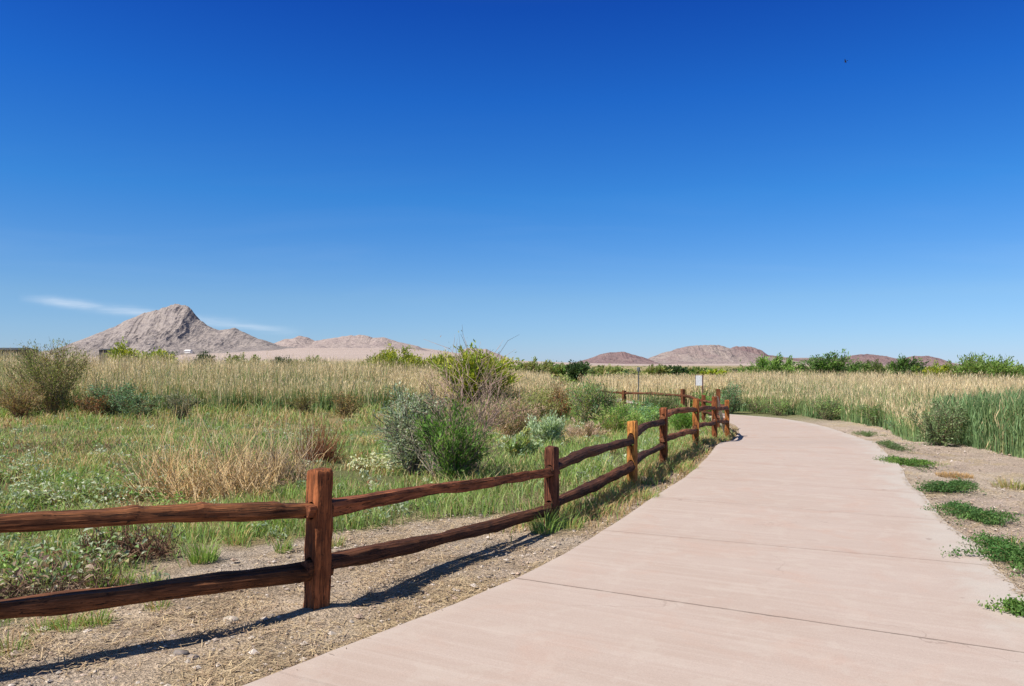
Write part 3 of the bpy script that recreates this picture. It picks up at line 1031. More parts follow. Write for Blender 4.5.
# ------------------------------------------------------------------ shrubs, grass, reeds
def shrub(name, label, cat, x, y, w, h, cols, n_stem=14, n_sub=10, n_leaf=4000, leaf=0.05, elong=0.4, twig=(0.16, 0.11, 0.07), spread=0.9,
          low=0.15, bunch=0.10, group=None, depth=None, updir=0.4, tw=0.012, mat=None, probs=None, sub_len=0.35, bare_top=0.0, branch_name='branch', ragged=0.0):
    """stems from one foot, twigs on the stems, leaves gathered round the twigs"""
    depth = depth or w
    g = float(gz(x, y))
    root = thing(name, label, cat, (x, y, g), group)
    az = (np.arange(n_stem) + rng.random(n_stem)) * 2 * math.pi / n_stem
    q = np.sqrt(rng.random(n_stem)) * spread
    hh = h * (1 - 0.38 * q**2) * (0.80 + 0.26 * rng.random(n_stem)) * (1 - ragged * rng.random(n_stem))
    K = 6
    s = np.linspace(0, 1, K)
    tip = np.stack([np.cos(az) * q * w / 2, np.sin(az) * q * depth / 2, hh], 1)
    foot = np.stack([np.cos(az) * w * 0.06 * rng.random(n_stem), np.sin(az) * depth * 0.06 * rng.random(n_stem), np.full(n_stem, -0.05)], 1)
    stems = foot[:, None] + (tip - foot)[:, None] * np.stack([s**1.15, s**1.15, s**0.85], -1)[None]
    stems[:, 1:] += rng.normal(size=(n_stem, K - 1, 3)) * 0.03 * h
    R = tw * h * (1.25 - s)[None, :] * (0.6 + 0.7 * rng.random((n_stem, 1)))
    b = Acc()
    tubes(b, stems, R, jit(twig, n_stem), 4)
    # sub twigs
    N = n_stem * n_sub
    si = np.repeat(np.arange(n_stem), n_sub)
    t = low + (1 - low) * rng.random(N)
    k = np.minimum((t * (K - 1)).astype(int), K - 2)
    fr = (t * (K - 1) - k)[:, None]
    st = stems[si, k] * (1 - fr) + stems[si, k + 1] * fr
    out = st * [1, 1, 0]
    out /= np.linalg.norm(out, axis=1, keepdims=True) + 0.05 * h
    dr = rand_dirs(N) * 0.8 + out * 0.7 + [0, 0, updir]
    dr /= np.linalg.norm(dr, axis=1, keepdims=True)
    ln = (sub_len * h * (0.5 + 0.8 * rng.random(N)) * (1.15 - 0.5 * t))[:, None]
    en = st + dr * ln
    en[:, 2] = np.maximum(en[:, 2], 0.02)
    mid = (st + en) / 2 + rng.normal(size=(N, 3)) * 0.02 * h
    subs = np.stack([st, mid, en], 1)
    tubes(b, subs, np.tile([0.45, 0.32, 0.15], (N, 1)) * tw * h, jit(twig, N, 0.3), 3)
    b.build(branch_name, M_BARK, root)
    if n_leaf:
        li = rng.integers(0, N, n_leaf)
        dens = fbm(subs[:, 2, 0] / w * 3 + x, subs[:, 2, 2] / h * 3, 77)
        keep = rng.random(n_leaf) < 0.55 + 1.5 * (dens[li] - 0.35)
        li = li[keep]
        m_ = len(li)
        tt = rng.random(m_)[:, None]
        if bare_top:
            ok = rng.random(m_) > bare_top * np.clip(subs[li, 2, 2] / h, 0, 1)**0.7
            li, tt = li[ok], tt[ok]
            m_ = len(li)
        C = subs[li, 0] * (1 - tt) + subs[li, 2] * tt + rng.normal(size=(m_, 3)) * bunch * h * 0.5
        C[:, 2] = np.maximum(C[:, 2], 0.01)
        # leaves of one twig are alike
        pc = pick(cols, N, probs, 0.22)[li] * (1 + (rng.random((m_, 1)) - 0.5) * 0.4)
        f = Acc()
        leaves(f, C, leaf * (0.6 + 0.8 * rng.random(m_)), pc, elong, 0.15, D=dr[li])
        f.build('crown' if name == 'tree' else 'foliage', mat or M_LEAF, root)
    return root


OLIVE = [(0.20, 0.24, 0.07), (0.23, 0.25, 0.08), (0.26, 0.23, 0.10), (0.15, 0.20, 0.06)]
YELLOWGREEN = [(0.29, 0.32, 0.03), (0.23, 0.29, 0.032), (0.34, 0.34, 0.04), (0.15, 0.21, 0.03)]
GREEN = [(0.10, 0.19, 0.038), (0.135, 0.23, 0.045), (0.08, 0.155, 0.034)]
DARKGREEN = [(0.045, 0.085, 0.028), (0.06, 0.105, 0.03), (0.04, 0.07, 0.025)]
BLUEGREEN = [(0.14, 0.245, 0.125), (0.18, 0.27, 0.15), (0.10, 0.185, 0.09)]
GREYGREEN = [(0.26, 0.31, 0.20), (0.33, 0.37, 0.26), (0.19, 0.25, 0.15)]
RUST = [(0.24, 0.10, 0.045), (0.28, 0.14, 0.065), (0.17, 0.08, 0.04)]
DRY = [(0.42, 0.29, 0.14), (0.36, 0.25, 0.13), (0.30, 0.20, 0.11)]
TAN = [(0.60, 0.475, 0.285), (0.54, 0.415, 0.24), (0.64, 0.525, 0.335), (0.46, 0.345, 0.2)]
REEDGREEN = [(0.15, 0.235, 0.095), (0.125, 0.20, 0.085), (0.20, 0.26, 0.11), (0.11, 0.175, 0.075)]
FRESH = [(0.18, 0.29, 0.075), (0.155, 0.26, 0.065), (0.22, 0.32, 0.09), (0.25, 0.31, 0.11)]


def shrubs():
    # the grey leaved bush, the willowy green one and the dry twigs behind the second fence span
    x, y = G(412, 474)
    shrub('grey_shrub', 'pale grey green bush behind the fence just left of the tall bare twigs', 'shrub', x, y, 1.15, 1.25, GREYGREEN, 22, 14, 9000, 0.045, 0.42, (0.22, 0.18, 0.14), low=0.2, bunch=0.07)
    x, y = G(452, 486)
    shrub('green_shrub', 'bright green leafy bush low behind the second fence span', 'shrub', x, y, 1.15, 1.0, [(0.10, 0.19, 0.035), (0.13, 0.24, 0.04), (0.18, 0.28, 0.07), (0.07, 0.14, 0.03)], 30, 12, 5200, 0.065, 0.26, (0.22, 0.17, 0.12), low=0.05, updir=1.1, bunch=0.07, sub_len=0.28)
    x, y = G(470, 478)
    shrub('twiggy_shrub', 'tall half bare bush of brown and grey twigs behind the second fence span', 'shrub', x, y, 1.4, 1.95, [(0.18, 0.18, 0.07), (0.28, 0.17, 0.11), (0.13, 0.17, 0.05)], 24, 17, 1500, 0.04, 0.3, (0.36, 0.25, 0.19), low=0.15, updir=1.0, sub_len=0.30, tw=0.0044, bare_top=0.5, spread=1.0)
    x, y = G(440, 482)
    shrub('bare_shrub', 'thin bare grey stems leaning left between the grey bush and the green one', 'shrub', x, y, 1.25, 1.15, [(0.2, 0.2, 0.1)], 14, 8, 300, 0.035, 0.3, (0.34, 0.27, 0.22), low=0.3, updir=0.8, sub_len=0.25, tw=0.006, spread=1.0)
    # left edge, in front of the reeds
    x, y = G(52, 416)
    shrub('olive_shrub', 'large olive brown bush standing above the reeds at the left', 'shrub', x, y, 3.3, 2.75, OLIVE + OLIVE + [(0.24, 0.23, 0.08), (0.25, 0.16, 0.09)], 34, 22, 10500, 0.085, 0.3, (0.30, 0.23, 0.14), low=0.12, updir=1.0, bunch=0.07, sub_len=0.28, tw=0.006)
    x, y = G(20, 419)
    shrub('brown_shrub', 'brownish half dry bush at the left edge beside the large olive bush', 'shrub', x, y, 1.9, 1.35, [(0.26, 0.20, 0.09), (0.19, 0.19, 0.08), (0.30, 0.20, 0.11)], 18, 14, 3000, 0.09, 0.3, (0.24, 0.15, 0.09), low=0.1, updir=0.9)
    x, y = G(95, 418)
    shrub('rust_shrub', 'rust brown low bush between the large olive bush and the blue green one', 'shrub', x, y, 1.6, 1.0, RUST + [(0.13, 0.12, 0.05)], 18, 12, 2200, 0.08, 0.35, low=0.1)
    x, y = G(113, 417)
    shrub('blue_green_shrub', 'tallest of the blue green bushes in front of the reeds', 'shrub', x, y, 1.9, 1.35, BLUEGREEN, 20, 14, 3600, 0.09, 0.35, low=0.1)
    x, y = G(140, 419)
    shrub('blue_green_shrub', 'blue green bush wider than tall with a rusty base in front of the reeds', 'shrub', x, y, 1.9, 0.95, BLUEGREEN + [(0.13, 0.11, 0.05)], 20, 14, 3300, 0.085, 0.35, low=0.1)
    x, y = G(181, 420)
    shrub('pale_shrub', 'small pale sage bush with a dark side in front of the reeds', 'shrub', x, y, 1.35, 0.95, [(0.22, 0.22, 0.13), (0.10, 0.14, 0.07), (0.26, 0.24, 0.16)], 18, 14, 2500, 0.08, 0.3, low=0.05, updir=0.9)
    x, y = G(303, 416)
    shrub('olive_shrub', 'small olive yellow bush at the foot of the reeds left of the grey bush', 'shrub', x, y, 1.5, 0.85, [(0.19, 0.17, 0.06), (0.12, 0.14, 0.05), (0.23, 0.19, 0.09)], 16, 12, 2000, 0.08, 0.35, low=0.05)
    x, y = G(345, 417)
    shrub('dry_shrub', 'dry orange brown bush at the foot of the reeds beside the grey bush', 'shrub', x, y, 1.7, 0.95, [(0.30, 0.20, 0.09), (0.18, 0.16, 0.06)], 16, 12, 1800, 0.08, 0.35, low=0.05)
    # yellow green trees behind the reeds
    for px, w, y, top, lab in ((398, 4.1, 50, 345.5, 'yellow green bush rising behind the reeds left of the bare twigs'),
                               (477, 4.1, 35, 348.5, 'large yellow green bush directly behind the tall bare twigs'),
                               (440, 2.4, 54, 352, 'narrow yellow green bush between two larger ones behind the reeds'),
                               (372, 2.2, 60, 357, 'low yellow green bush tailing off left behind the reeds')):
        x = X(px, y)
        h = (Z(top, y) - float(gz(x, y))) * 0.88
        shrub('tamarisk_bush', lab, 'bush', x, y, w, h, YELLOWGREEN, 34, 22, 15000, 0.17, 0.34, (0.20, 0.14, 0.07), low=0.1, updir=0.8, bunch=0.07)
    for px, w, y, top, lab, cs in ((123, 2.6, 75, 347.5, 'yellow green bush behind the reeds just right of the large olive bush', YELLOWGREEN),
                                   (150, 5.4, 85, 352, 'long low yellow bush behind the reeds under the mountain slope', YELLOWGREEN),
                                   (244, 7.0, 120, 356, 'dark green hedge like bush behind the reeds right of the mountain foot', OLIVE),
                                   (310, 5.5, 110, 357.5, 'flat olive bush far behind the reeds under the pale slope', OLIVE),
                                   (205, 3.4, 130, 354.5, 'small dark bush far behind the reeds below the white house', DARKGREEN),
                                   (165, 5.0, 130, 353, 'dark bush far behind the reeds at the foot of the mountain', DARKGREEN),
                                   (283, 4.5, 140, 357.5, 'low dark bush far behind the reeds between two olive bushes', DARKGREEN)):
        x = X(px, y)
        h = Z(top, y) - float(gz(x, y))
        shrub('distant_bush', lab, 'bush', x, y, w, h, cs, 24, 14, 5200, 0.30, 0.45, low=0.1, bunch=0.10)
    # right side trees above the reeds
    for px, w, y, top, lab, cs in ((770, 4.9, 60, 359.0, 'rounded bright green tree first right of the path bend above the reeds', [(0.15, 0.26, 0.05), (0.19, 0.29, 0.06), (0.11, 0.20, 0.045)]),
                                   (833, 6.0, 62, 356.5, 'widest dark green tree above the reeds on the right', GREEN + [(0.075, 0.14, 0.04)]),
                                   (906, 2.9, 58, 360.5, 'small upright dark green tree alone under the red hills', DARKGREEN + GREEN),
                                   (872, 4.4, 66, 364.5, 'low yellowish bush between the widest dark tree and the small upright one', [(0.14, 0.18, 0.05), (0.12, 0.16, 0.05)]),
                                   (944, 4.2, 56, 366, 'yellow green low bush under the willowy tree on the right', YELLOWGREEN),
                                   (984, 4.6, 54, 358, 'feathery willow tree with thin sprays rising at the right', [(0.17, 0.27, 0.06), (0.13, 0.22, 0.05), (0.20, 0.27, 0.07)]),
                                   (1012, 3.0, 58, 368, 'low green bush at the right edge behind the reeds', GREEN)):
        x = X(px, y)
        h = Z(top, y) - float(gz(x, y))
        shrub('tree' if 'tree' in lab else 'bush', lab, 'tree' if 'tree' in lab else 'bush', x, y, w, h, cs, 30, 22, 14000, 0.19, 0.36, (0.14, 0.10, 0.07), low=0.12, updir=0.6, bunch=0.08, branch_name='trunk' if 'tree' in lab else 'branch',
              sub_len=0.42 if 'feathery' in lab else 0.33)
    # the far line of small bushes across the middle
    far = [(532, 361, 90, 6, OLIVE, 'olive bush far off, first right of the yellow green bushes'), (556, 362, 100, 5, GREEN + OLIVE, 'green bush far off on the plain, darker on one side'),
           (578, 362.5, 85, 3.2, DARKGREEN, 'small dark rounded bush far off left of the thin marker post'), (606, 366, 110, 7, OLIVE, 'long flat olive bush far off left of the marker post'),
           (656, 366.5, 95, 3.6, OLIVE, 'low olive bush far off right of the marker post'), (671, 366.5, 105, 2.4, DARKGREEN, 'small dark bush far off between marker post and white sign'),
           (679, 367, 100, 2.6, DARKGREEN, 'dark bush twin topped far off just left of the white sign'), (698, 367.5, 100, 4.0, GREEN + OLIVE, 'green bush far off directly behind the white sign'),
           (716, 370, 90, 4.0, YELLOWGREEN, 'yellowish low bush far off right of the white sign'), (737, 369.5, 120, 3.6, DARKGREEN, 'small dark bush far off left of the rounded green tree')]
    for px, top, y, w, cs, lab in far:
        x = X(px, y)
        h = max(Z(top, y) - float(gz(x, y)), 0.8)
        shrub('distant_bush', lab, 'bush', x, y, w, h, cs, 22, 14, 4200, 0.30, 0.45, low=0.1, bunch=0.10)
    # mixed shrubs in the middle, between the twigs and the fence bend
    mid = [(514, 441, 52, 390, [(0.30, 0.20, 0.14), (0.25, 0.18, 0.12), (0.16, 0.17, 0.07)], 'pinkish dry twiggy bush right of the tall bare twigs'),
           (560, 418, 40, 381, [(0.26, 0.12, 0.05), (0.20, 0.13, 0.07), (0.12, 0.15, 0.05)], 'reddish brown bush in the middle beyond the second fence post'),
           (588, 424, 44, 378, GREEN + BLUEGREEN + OLIVE, 'tall green bush left of the hidden fence corner'),
           (603, 424, 34, 381, DARKGREEN + [(0.12, 0.09, 0.05)], 'dark green bush at the left end of the far fence rail'),
           (548, 446, 46, 414, GREYGREEN + [(0.16, 0.2, 0.1)], 'pale grey green bush above the second fence post'),
           (521, 456, 40, 432, GREYGREEN + OLIVE, 'low pale bush just above and left of the second fence post'),
           (584, 442, 44, 421, [(0.30, 0.22, 0.16), (0.24, 0.19, 0.12)], 'low dry brown bush left of the orange fence post'),
           (617, 432, 40, 401, GREEN + OLIVE, 'green bush behind the orange fence post'),
           (646, 424, 46, 398, BLUEGREEN + GREEN, 'blue green bush behind the fourth fence post'),
           (661, 424, 30, 389, [(0.11, 0.13, 0.05), (0.08, 0.11, 0.04)], 'dark green bush hiding the gap in the far fence rail'),
           (684, 430, 34, 404, GREEN, 'fresh green bush seen between the fence posts near the bend'),
           (706, 416, 24, 390, GREEN, 'rounded green bush behind the far fence near the bend'),
           (730, 414, 16, 382, BLUEGREEN + DARKGREEN, 'upright dark plant standing just past the fence end'),
           (637, 426, 62, 400.5, FRESH + BLUEGREEN, 'wide grassy green bush in front of the far fence rails'),
           (536, 420, 50, 384, OLIVE + [(0.26, 0.2, 0.12)], 'tangled olive brown bush between the pinkish bush and the reddish one'),
           (600, 402, 50, 383, GREYGREEN + OLIVE, 'greyish bush against the pale reeds behind the far fence'),
           (490, 428, 60, 396, OLIVE + [(0.22, 0.19, 0.08)], 'olive bush hidden partly by the tall bare twigs'),
           (570, 404, 60, 376, OLIVE + GREEN, 'wide olive bush at the back of the meadow beyond the reddish one')]
    for px, py, wp, top, cs, lab in mid:
        x, y = G(px, py)
        top += 0.03 * (py - top)
        shrub('shrub', lab, 'shrub', x, y, wp / F * y, Z(top, y) - float(gz(x, y)), [tuple(1.45 * v for v in c_) for c_ in cs], 18, 14, 6500, 0.07, 0.3, (0.30, 0.22, 0.15), low=0.03, updir=0.9, bunch=0.13, spread=1.15, ragged=0.28)
    # right bank
    rb = [(940, 446, 1.3, 0.85, [(0.18, 0.25, 0.11), (0.24, 0.30, 0.15), (0.13, 0.19, 0.085)], 'dense grey green bush at the corner of the near reeds', 6500, 0.05),
          (905, 434, 1.2, 0.45, BLUEGREEN, 'low blue green bush on the sand left of the near reeds', 2500, 0.05),
          (880, 426, 1.6, 0.7, GREEN + REEDGREEN, 'green bush at the reed edge beyond the dirt on the right', 2500, 0.06),
          (828, 419.5, 1.9, 0.75, REEDGREEN + FRESH, 'low green bush at the reed edge close to the path curve', 2400, 0.06),
          (778, 415, 1.6, 0.7, FRESH, 'small fresh green bush at the far bend of the path', 1600, 0.06),
          (757, 413.5, 1.4, 0.7, FRESH, 'small fresh green bush where the path turns behind the fence', 1600, 0.06)]
    for px, py, w, h, cs, lab, nl, ls in rb:
        x, y = G(px, py)
        shrub('shrub', lab, 'shrub', x, y, w, h, cs, 22, 14, nl, ls, 0.38, (0.2, 0.15, 0.1), low=0.03, updir=0.6, bunch=0.08)


shrubs()


def scatter(n, x0, x1, y0, y1, power=1.0):
    """more of them close to the eye, where each one is seen"""
    t = rng.random(n)
    y = y0 * (y1 / y0) ** (t ** power)
    x = x0 + (x1 - x0) * rng.random(n)
    return x, y


CLEAR = [(*G(205, 494), 0.75), (*G(268, 482), 0.75), (*G(318, 463), 0.4), (*G(130, 556), 0.4), (*G(60, 592), 0.4)]


def field():
    """the meadow left of the fence: one cover of grass and herbs"""
    a = Acc()
    n = 300000
    t = rng.random(n)
    y = 3.6 * (38 / 3.6) ** (t ** 0.82)
    px = -330 + rng.random(n) * 1090
    x = (px - CX) / F * y
    f = xf(y)
    ok = (x < np.where(y < 21.5, f + 0.1, xl(y) - 0.3)) & ~in_path(x, y, 0.12)
    ok &= rng.random(n) > bare(x, y) * 1.02
    clump = fbm(x * 1.6, y * 1.6, 301, 4)
    ok &= rng.random(n) < np.clip((clump - 0.34) * 3.4, 0.04, 1)
    x, y, clump = x[ok], y[ok], clump[ok]
    n = len(x)
    for cx_, cy_, cr_ in CLEAR:
        ok2 = (x - cx_)**2 + (y - cy_)**2 > (cr_ * (0.7 + 0.6 * rng.random(len(x))))**2
        x, y, clump = x[ok2], y[ok2], clump[ok2]
    n = len(x)
    P = np.stack([x, y, gz(x, y) - 0.01], 1)
    k = fbm(x * 0.55, y * 0.55, 311, 4)
    k2 = fbm(x * 1.5 + 9, y * 1.5, 317, 3)
    dry = smooth((k - 0.43) / 0.16) * 0.50 + 0.12
    # the fresh strip close to the fence and under the bush
    fs = np.exp(-((x - (xf(y) - 0.9)) / 1.3)**2) * smooth((y - 6.4) / 1.2)
    dry = dry * (1 - 0.85 * fs)
    isd = rng.random(n) < dry
    c = np.where(isd[:, None], pick(DRY + [(0.36, 0.30, 0.16), (0.45, 0.37, 0.2), (0.48, 0.40, 0.24)], n), pick(FRESH + [(0.23, 0.27, 0.10), (0.27, 0.30, 0.15), (0.18, 0.26, 0.11)], n))
    c = c * (1 - 0.12 * (k2 - 0.5))[:, None]
    h = (0.05 + 0.13 * rng.random(n)**1.6) * (0.6 + 0.9 * clump) * (1 + 0.55 * fs) * (1 + 0.012 * y) * (1 + 1.8 * smooth((y - 23) / 9) * clump)
    w = 0.0045 + 0.00075 * y
    blades(a, P, h, w, 0.25 + 0.55 * rng.random(n), c, c * np.array((1.15, 1.08, 0.95)))
    return props(a.build('field_grass', M_LEAF), 'short green and straw coloured meadow grass behind the fence', 'grass', kind='stuff')


field()


def herbs():
    """low leafy weeds mixed in the meadow, grey green and pale"""
    a = Acc()
    n = 1900
    t = rng.random(n)
    y = 5.4 * (34 / 5.4) ** (t ** 0.9)
    px = -300 + rng.random(n) * 1010
    x = (px - CX) / F * y
    k = fbm(x * 0.8, y * 0.8, 401, 4)
    ok = (x < np.where(y < 21, xf(y) - 0.5, xl(y) - 1)) & (rng.random(n) > bare(x, y)) & (k > 0.45)
    x, y, k = x[ok], y[ok], k[ok]
    n = len(x)
    m = 26
    cx = np.repeat(x, m)
    cy = np.repeat(y, m)
    r = 0.10 + 0.09 * rng.random(n)
    r = np.repeat(r, m)
    dr = rand_dirs(n * m)
    C = np.stack([cx, cy, gz(cx, cy)], 1) + dr * (r * rng.random(n * m)**0.5)[:, None] * [1, 1, 0.7]
    C[:, 2] = gz(cx, cy) + np.abs(dr[:, 2]) * r * 0.9 + 0.02
    kind = np.repeat(pick(GREYGREEN + GREYGREEN + FRESH + [(0.44, 0.46, 0.33), (0.26, 0.15, 0.08)], n), m, axis=0)
    leaves(a, C, 0.030 + 0.022 * rng.random(n * m) + 0.0012 * cy, kind * (0.75 + 0.5 * rng.random((n * m, 1))), 0.42, 0.25)
    props(a.build('weeds', M_LEAF), 'low leafy grey green weeds mixed through the meadow behind the fence', 'weeds', kind='stuff')


herbs()


def verge():
    """grass and straw along the strip between fence and slab"""
    a = Acc()
    n = 34000
    y = 6.6 * (24 / 6.6) ** (rng.random(n) ** 0.9)
    f, l = xf(y), xl(y)
    u = rng.random(n)
    x = f - 0.35 + (l - f + 0.30) * u
    k = fbm(x * 2.3, y * 2.3, 501, 4)
    dens = np.clip((k - 0.34) * 4, 0, 1) * smooth((y - 7.0) / 2.0) * (1 - 0.75 * smooth((u - 0.55) / 0.35))
    ok = (rng.random(n) < dens) & (x < l - 0.05)
    x, y, u = x[ok], y[ok], u[ok]
    n = len(x)
    m = 9000
    y2 = 23.5 + 8.5 * rng.random(m)
    x2 = (590 + 120 * rng.random(m) - CX) / F * y2
    k2 = (x2 < xl(y2) - 0.15) & (fbm(x2 * 1.5, y2 * 1.5, 505, 3) > 0.38)
    x, y, u = np.concatenate([x, x2[k2]]), np.concatenate([y, y2[k2]]), np.concatenate([u, np.full(k2.sum(), -0.6)])
    n = len(x)
    P = np.stack([x, y, gz(x, y) - 0.01], 1)
    isd = rng.random(n) < 0.40 + 0.4 * u
    c = np.where(isd[:, None], pick(DRY, n), pick(FRESH, n))
    blades(a, P, (0.08 + 0.15 * rng.random(n)) * (1.15 - 0.5 * u), 0.005 + 0.0007 * y, 0.3 + 0.5 * rng.random(n), c)
    props(a.build('verge_grass', M_LEAF), 'mixed green and dry grass on the strip between fence and path', 'grass', kind='stuff')


verge()


def litter():
    a = Acc()
    n = 60000
    y = 2.6 * (16 / 2.6) ** rng.random(n)
    u = rng.random(n)
    x = xf(y) - 1.7 + (xl(y) - xf(y) + 1.75) * u
    k = fbm(x * 2.1, y * 2.1, 601, 4)
    ok = (rng.random(n) < np.clip((k - 0.36) * 4.5, 0.08, 1)) & (x < xl(y) + 0.03 * rng.normal(size=n))
    x, y = x[ok], y[ok]
    n = len(x)
    az = rng.random(n) * 2 * math.pi
    L = 0.010 + 0.055 * rng.random(n)**3
    z0 = gz(x, y) + 0.012 + 0.02 * rng.random(n)
    d = np.stack([np.cos(az), np.sin(az), (rng.random(n) - 0.5) * 0.5], 1) * L[:, None]
    s = np.stack([-np.sin(az), np.cos(az), np.zeros(n)], 1) * (0.0012 + 0.0014 * rng.random(n))[:, None]
    P = np.stack([x, y, z0], 1)
    v = np.stack([P - d - s, P - d + s, P + d + s, P + d - s], 1).reshape(-1, 3)
    c = np.repeat(pick([(0.44, 0.34, 0.22), (0.38, 0.28, 0.17), (0.50, 0.39, 0.24), (0.22, 0.16, 0.11), (0.33, 0.23, 0.15)], n), 4, axis=0)
    a.add(v, c, np.arange(n)[:, None] * 4 + np.array([0, 1, 2, 3]))
    m = 16000
    yr = 3.2 * (22 / 3.2) ** rng.random(m)
    xr_ = xr(yr) + np.abs(rng.normal(size=m)) * 0.9 - 0.06
    kr = fbm(xr_ * 2.0, yr * 2.0, 611, 4) > 0.45
    xr_, yr = xr_[kr], yr[kr]
    m = len(xr_)
    az = rng.random(m) * 2 * math.pi
    L = 0.010 + 0.045 * rng.random(m)**2
    d = np.stack([np.cos(az), np.sin(az), (rng.random(m) - 0.5) * 0.4], 1) * L[:, None]
    w_ = np.stack([-np.sin(az), np.cos(az), np.zeros(m)], 1) * 0.002
    P = np.stack([xr_, yr, gz(xr_, yr) + 0.018 + np.where(xr_ < xr(yr), 0.022, 0.0)], 1)
    a.add(np.stack([P - d - w_, P - d + w_, P + d + w_, P + d - w_], 1).reshape(-1, 3), np.repeat(pick([(0.46, 0.36, 0.23), (0.36, 0.27, 0.17), (0.22, 0.16, 0.11)], m), 4, axis=0),
          np.arange(m)[:, None] * 4 + np.array([0, 1, 2, 3]))
    props(a.build('straw_litter', M_DRY), 'dry straw and chaff strewn on the soil along the fence', 'straw', kind='stuff')


litter()


def stone_verts(n, seed=0, flat=0.6):
    """rough little stones: an octahedron split once, knocked about"""
    o = np.array([(1, 0, 0), (-1, 0, 0), (0, 1, 0), (0, -1, 0), (0, 0, 1), (0, 0, -1)], float)
    t = [(0, 2, 4), (2, 1, 4), (1, 3, 4), (3, 0, 4), (2, 0, 5), (1, 2, 5), (3, 1, 5), (0, 3, 5)]
    v = np.repeat(o[None], n, 0) * (0.7 + 0.6 * rng.random((n, 6, 1)))
    v += rng.normal(size=v.shape) * 0.13
    v[..., 2] *= flat
    return v, np.array(t)


def gravel():
    a = Acc()
    n = 15000
    y = 2.6 * (24 / 2.6) ** rng.random(n)
    right = rng.random(n) < 0.35
    x = np.where(right, xr(y) + 0.03 + 2.6 * rng.random(n)**1.4, xf(y) - 1.8 + (xl(y) - xf(y) + 1.75) * rng.random(n))
    ok = right | (rng.random(n) < bare(x, y))
    x, y = x[ok], y[ok]
    n = len(x)
    s = 0.004 + 0.009 * rng.random(n)**3 + 0.020 * rng.random(n)**14 + 0.0003 * y
    v, t = stone_verts(n)
    v = v * s[:, None, None] + np.stack([x, y, gz(x, y) + 0.005 + s * 0.3], 1)[:, None]
    c = np.repeat(pick([(0.42, 0.36, 0.30), (0.34, 0.27, 0.22), (0.48, 0.41, 0.35), (0.22, 0.18, 0.15), (0.38, 0.28, 0.21)], n), 6, axis=0)
    a.add(v.reshape(-1, 3), c, None, (np.arange(n)[:, None, None] * 6 + t[None]).reshape(-1, 3))
    props(a.build('gravel', M_STONE), 'loose grey and tan gravel on the bare soil beside the path', 'gravel', kind='stuff')


gravel()


def reeds(name, label, n, fx, fy, hfun, mix_green, thin=0.55, wid=0.018, ok_fun=None):
    """a bed of reeds: dead tan stalks with plumes, new green leaves low down"""
    a = Acc()
    x, y = fx(n), None
    x, y = fy(x)
    if ok_fun is not None:
        k = ok_fun(x, y)
        x, y = x[k], y[k]
    n = len(x)
    g = gz(x, y)
    h = hfun(x, y) * (0.74 + 0.36 * rng.random(n))
    P = np.stack([x, y, g - 0.02], 1)
    # dead stalks
    ct = pick(TAN, n, amt=0.2)
    gmix = mix_green(x, y)
    kt = rng.random(n) > thin * (gmix > 0.8)
    blades(a, P[kt], h[kt], wid * (0.7 + 0.6 * rng.random(kt.sum())), 0.03 + 0.14 * rng.random(kt.sum()), ct[kt] * 0.9, ct[kt])
    # plumes and hanging dead leaves
    m = 3
    Pall, hall = P, h
    P, h, ct = P[kt], h[kt], ct[kt]
    n = len(P)
    Pp = np.repeat(P, m, axis=0)
    t = 0.35 + 0.62 * rng.random(n * m)
    Pp[:, 2] += np.repeat(h, m) * t
    Pp[:, :2] += rng.normal(size=(n * m, 2)) * 0.04
    leaves(a, Pp, 0.10 + 0.16 * rng.random(n * m), np.repeat(ct, m, axis=0) * (0.8 + 0.4 * rng.random((n * m, 1))), 0.085 * wid / 0.018, 2.2)
    # green shoots
    P, h = Pall, hall
    n = len(P)
    kk = rng.random(n) < gmix
    Pg = P[kk]
    hg = h[kk] * (0.40 + 0.55 * rng.random(len(Pg)))
    for _ in range(3):
        cg = pick(REEDGREEN, len(Pg), amt=0.25)
        Pj = Pg.copy()
        Pj[:, :2] += rng.normal(size=(len(Pg), 2)) * 0.07
        blades(a, Pj, hg * (0.8 + 0.4 * rng.random(len(Pg))), wid * 1.3, 0.1 + 0.3 * rng.random(len(Pg)), cg, cg * np.array((1.15, 1.1, 0.95)))
    return props(a.build(name, M_DRY), label, 'reeds', kind='stuff')


